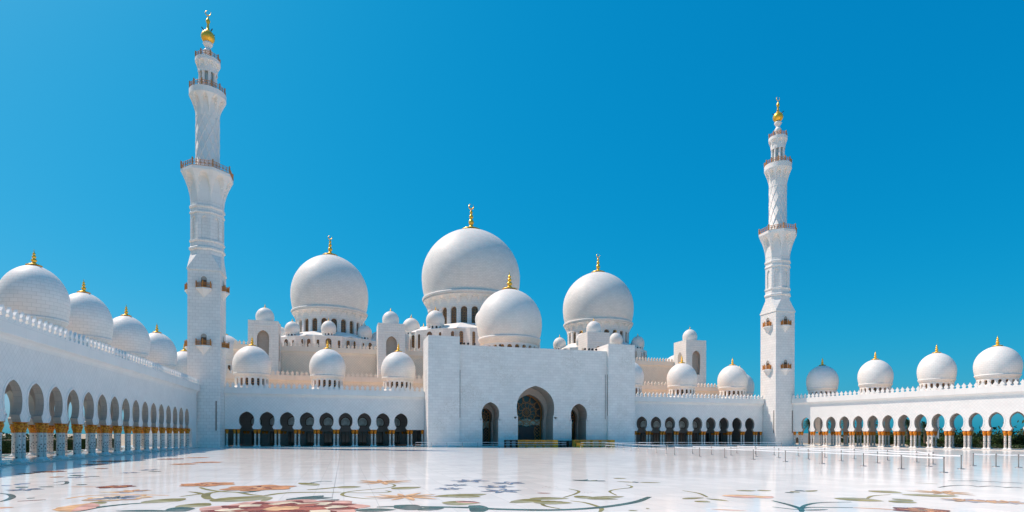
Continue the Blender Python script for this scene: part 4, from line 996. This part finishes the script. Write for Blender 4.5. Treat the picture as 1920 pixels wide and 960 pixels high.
# wooden racks
def rack(label,x,y,L,h,d,slat,end,endmat=None):
    t=thing('slatted_rack',label,'rack',(x,y,0))
    mb=MB(); n=7
    for k in range(n):
        z=.12+(h-.25)*k/(n-1); mb.box(0,L,0,.12,z,z+.15); 
        if k%2==0: mb.box(.02,L-.02,.125,d-.13,z+.02,z+.10)
        mb.box(0,L,d-.12,d,z,z+.15)
    obj('shelves',mb,M[slat],t)
    pm=MB(); pm.box(-.1,.1,-.06,d+.06,0,h+.05); me=pm.mesh('upright',[M[slat]])
    q=max(2,round(L/2.4))
    for k in range(q+1): _link('upright',me,t,(L*k/q,0,0))
    mb=MB(); mb.box(-.15,L+.15,-.1,d+.1,h+.051,h+.16); obj('top',mb,M[slat],t)
    if end:
        mb=MB(); mb.box(L+.16,L+1.5,-.12,d+.12,.0,h+.16); obj('end_panel',mb,M[endmat],t)
    return t
rack('long slatted wooden rack with yellow end panel in front of the main doorway',44.6,150.5,9.6,1.85,1.4,'slat',True,'yellow')
rack('slatted wooden rack with yellow end panel in front of the right side doorway',61.4,152.5,10.6,1.85,1.4,'slat',True,'yellow')
rack('dark low rack without a yellow end, standing between the two wooden racks',56.3,155.2,8.6,1.6,1.2,'slatdark',False)
rack('dark brown rack standing to the left of the long wooden rack, by the doorway',41.2,151.0,3.2,1.85,1.2,'slatdark',False)
mb=MB(); mb.box(-.9,.9,-.25,.25,.0,1.1)
t=thing('donation_box','low yellow wooden bench box at the left end of the right-hand rack','box',(61.6,149.3,0)); obj('box_body',mb,M['yellow'],t)
mb=MB(); mb.box(-.95,.95,-.3,.3,1.1,1.18); obj('lid',mb,M['slat'],t)
# floodlights on the gatehouse roof edge
hm=MB(); hm.lathe([(.0,-.02),(.26,0),(.30,.06),(.30,.5),(.18,.62),(0,.64)],12); hm.xform(lambda x,y,z:(x,-z+.3,y+.5)); HM=hm.mesh('lamp_head',[M['black']])
bm_=MB(); bm_.box(-.05,.05,-.05,.05,0,.25); bm_.box(-.33,.33,-.04,.04,.2,.26); BM=bm_.mesh('bracket',[M['steel']])
for i,(x,side_) in enumerate([(30.6,'left'),(31.5,'left'),(32.6,'left'),(34.4,'left'),(41.6,'middle'),(67.1,'right'),(68.4,'right'),(69.4,'right'),(70.6,'right')]):
    lab = 'single small black floodlight on the gatehouse roof edge below the front dome' if side_=='middle' else 'small black floodlight on the gatehouse roof edge, %s in the %s group'%(ORD[i if i<4 else i-5]+' from the left',side_)
    t=thing('floodlight',lab,'floodlight',(x,158.9,27.804),0,'floodlights on the gatehouse roof'); _link('lamp_head',HM,t); _link('bracket',BM,t)

# ------------------------------------------------------------------ beyond the arcades
mb=MB(); mb.face([(-50.8,40,.012),(-45.9,40,.012),(-45.9,170,.012),(-50.8,170,.012)]); struct(obj('pool_water',mb,M['water']))
mb=MB()
for x in (-51.1,-45.9): mb.box(x,x+.3,40,170,-.04,.12)
struct(obj('pool_kerb',mb,M['plain']))
def foliage(n, fn, size, seed):
    r=random.Random(seed); mb=MB()
    for i in range(n):
        c=fn(r); s=size*r.uniform(.6,1.3)
        u=Vector((r.gauss(0,1),r.gauss(0,1),r.gauss(0,1))).normalized(); v=u.cross(Vector((r.gauss(0,1),r.gauss(0,1),r.gauss(0,1)))).normalized()
        mb.face([c-u*s,c-v*s*.45,c+u*s,c+v*s*.45])
    return mb
def boxfn(w,d,h):
    def f(r):
        p=[r.uniform(-w/2,w/2),r.uniform(-d/2,d/2),r.uniform(0,h)]
        k=r.randrange(5)
        if k==0:p[0]=w/2*r.choice((-1,1))
        elif k==1 or k==2:p[1]=d/2*r.choice((-1,1))
        elif k==3:p[2]=h
        return Vector((p[0]+r.gauss(0,.06),p[1]+r.gauss(0,.06),p[2]+r.gauss(0,.07)))
    return f
hb=foliage(2600,boxfn(1.9,2.2,2.1),.17,1); hb.box(-.85,.85,-1.0,1.0,0,1.95); HB=hb.mesh('leaves',[M['leafdark']])
sb=MB(); sb.lathe([(.12,-.05),(.09,.4),(.05,1.8)],7); SB=sb.mesh('stem',[M['trunk']])
wi=0
for k in range(13):
    y=72+7.6*k+rnd.uniform(-.6,.6)
    t=thing('clipped_hedge','dark clipped box hedge behind the left arcade, %s from the near end'%(ORD[k] if k<11 else ('twelfth' if k==11 else 'thirteenth')),'hedge',(-54.2,y,-.05),rnd.uniform(-.05,.05),'clipped hedges behind the left arcade')
    _link('leaves',HB,t); _link('stem',SB,t)
mb=MB(); mb.box(-64.4,-64,40,185,-.05,1.9); mb.box(-64.5,-63.9,40,185,1.9,2.1)
tag(obj('garden_wall',mb,M['beige']),'low beige garden wall behind the clipped hedges on the left','wall')
# palms and shrubs behind the right arcade
def palm(label,x,y,h,cr,seed):
    r=random.Random(seed); t=thing('palm_tree',label,'palm tree',(x,y,-.05),r.uniform(0,6),'palm trees behind the right arcade')
    mb=MB(); bx,by=r.uniform(-.4,.4),r.uniform(-.4,.4); pts=[(bx*q*q,by*q*q,h*q) for q in [i/10 for i in range(11)]]
    mb.tube(pts,1,9,radii=[.38-.14*i/10+(.03 if i%2 else 0) for i in range(11)]); obj('trunk',mb,M['trunk'],t)
    mb=MB(); top=Vector((bx,by,h))
    for k in range(34):
        a=2.4*k; el=R_(75-115*(k/34)); L=cr*r.uniform(.85,1.1); e=Vector((cos(a),sin(a),0)); s=Vector((-sin(a),cos(a),0)); P=[]
        for i in range(9):
            q=i/8; P.append(top+e*(L*q*cos(el)*(1-.1*q))+Vector((0,0,L*q*sin(el)-L*.42*q*q)))
        mb.tube(P,1,4,radii=[.05*(1-.8*i/8) for i in range(9)])
        for i in range(1,9):
            for j in range(3):
                q=(i-1+j/3)/8; c=P[i-1].lerp(P[i],j/3); ll=L*.30*(sin(pi*(.12+.85*q)))
                d=(P[i]-P[i-1]).normalized()
                for sg in (-1,1):
                    tip=c+(s*sg*.75+d*.65+Vector((0,0,-.35)))*ll; mb.face([c-d*.05,c+d*.05,tip])
    obj('crown',mb,M['frond'],t)
palm('tall palm framed by the first shaded arch next to the right minaret',180.5,196.5,8.2,3.6,3)
palm('palm with bare trunk seen through the second arch of the right arcade',190,199,9.4,3.5,4)
palm('palm seen through the third arch of the right arcade',190,187.5,8.8,3.8,5)
palm('palm leaning behind the fourth arch of the right arcade',194,180,8.4,3.8,6)
palm('palm seen through the sixth arch of the right arcade',205,174,8.0,3.6,8)
palm('low palm seen through the seventh arch of the right arcade',200,163,6.8,3.4,9)
def blob(w,d,h):
    lob=[(rnd.uniform(-.5,.5)*w,rnd.uniform(-.5,.5)*d,h*rnd.uniform(.3,.75),rnd.uniform(.28,.5)) for _ in range(9)]
    def f(r):
        c=r.choice(lob); a=Vector((r.gauss(0,1),r.gauss(0,1),r.gauss(0,1))).normalized()*(r.random()**.35)*c[3]
        return Vector((c[0]+a.x*w*.6,c[1]+a.y*d*.6,max(.05,c[2]+a.z*h*.62)))
    return f
SHR=[foliage(2600,blob(4.2,3.6,3.0),.26,20+i).mesh('leaves',[M['leaf' if i!=1 else 'leafdark']]) for i in range(3)]
st_=MB()
for k in range(5):
    a=k*1.3; st_.tube([(0,0,0),(.4*cos(a),.4*sin(a),.9),(1.0*cos(a),1.0*sin(a),1.9)],1,5,radii=[.1,.07,.03])
STM=st_.mesh('stem',[M['trunk']])
shr=[]
for k in range(22):
    y=185-6.2*k+rnd.uniform(-1,1); x=184+ (22 if k<3 else 0)+rnd.uniform(-2,2)+.08*(185-y)
    lab='%s shrub behind the right arcade, %s in the row from the minaret'%(('loose bright green','dark dense','bushy mid green')[k%3],(ORD+['twelfth','thirteenth','fourteenth','fifteenth','sixteenth','seventeenth','eighteenth','nineteenth','twentieth','twenty-first','twenty-second'])[k])
    t=thing('shrub',lab,'shrub',(x,y,-.05),rnd.uniform(0,6),'shrubs behind the right arcade'); t.scale=(1,1,rnd.uniform(.8,1.35)*(1.0 if k<8 else 1.25))
    _link('leaves',SHR[k%3],t); _link('stem',STM,t)
mb=MB(); r=random.Random(5)
def strip(r): 
    return Vector((r.uniform(225,262),r.uniform(-40,235),abs(r.gauss(0,1.0))*2.5))
mb=foliage(26000,strip,.8,31); o=obj('distant_trees',mb,M['leafdark']); o['kind']='stuff'; 
mb=foliage(14000,lambda r:Vector((r.uniform(-200,-120),r.uniform(60,330),abs(r.gauss(0,1.0))*1.6)),.8,32); o=obj('distant_trees',mb,M['leafdark']); o['kind']='stuff'
mb=foliage(9000,lambda r:Vector((r.uniform(176,181),r.uniform(60,150),r.uniform(0,.9))),.25,33); mb2=mb
tag(obj('low_hedge',mb2,M['leafdark']),'long low clipped hedge just behind the right arcade','hedge')
# white lighting pylon pierced by round holes
t=thing('light_pylon','white square pylon pierced by round dark holes, behind the right arcade','pylon',(216,172.5,-.05),R_(-22))
mb=MB(); mb.box(-1.25,1.25,-1.25,1.25,1.2,16); mb.box(-1.7,1.7,-1.7,1.7,0,1.2); mb.box(-1.45,1.45,-1.45,1.45,16,16.5); obj('shaft',mb,M['plain'],t)
pc=MB(); pc.lathe([(.58,0),(.62,.06),(.70,.07),(.74,0)],20,mi=1); pc.face([(.6*cos(2*pi*k/20),.6*sin(2*pi*k/20),.02) for k in range(20)],0); pc.xform(lambda x,y,z:(x,-z-1.253,y)); PC=pc.mesh('porthole',[M['dark'],M['plain']])
for k in range(9):
    for rz in (0,-pi/2): _link('porthole',PC,t,(0,0,2.6+1.5*k),rz)
# small white garden pavilion seen low through the first arches
t=thing('garden_pavilion','small white garden building with pointed brown doors, beyond the first right-hand arches','building',(205,226,-.05),R_(-40))
mb=MB(); mb.box(-14,14,0,6,0,4.2); mb.box(-14.2,14.2,-.2,6.2,4.2,4.5); obj('wall',mb,M['plain'],t)
for x in (-9,-3,3,9):
    mb=MB(); panel(mb,roundarch(.55,0.02,1.6,2.6),-.03); obj('door',mb,M['trunk'],t,(x,0,0))
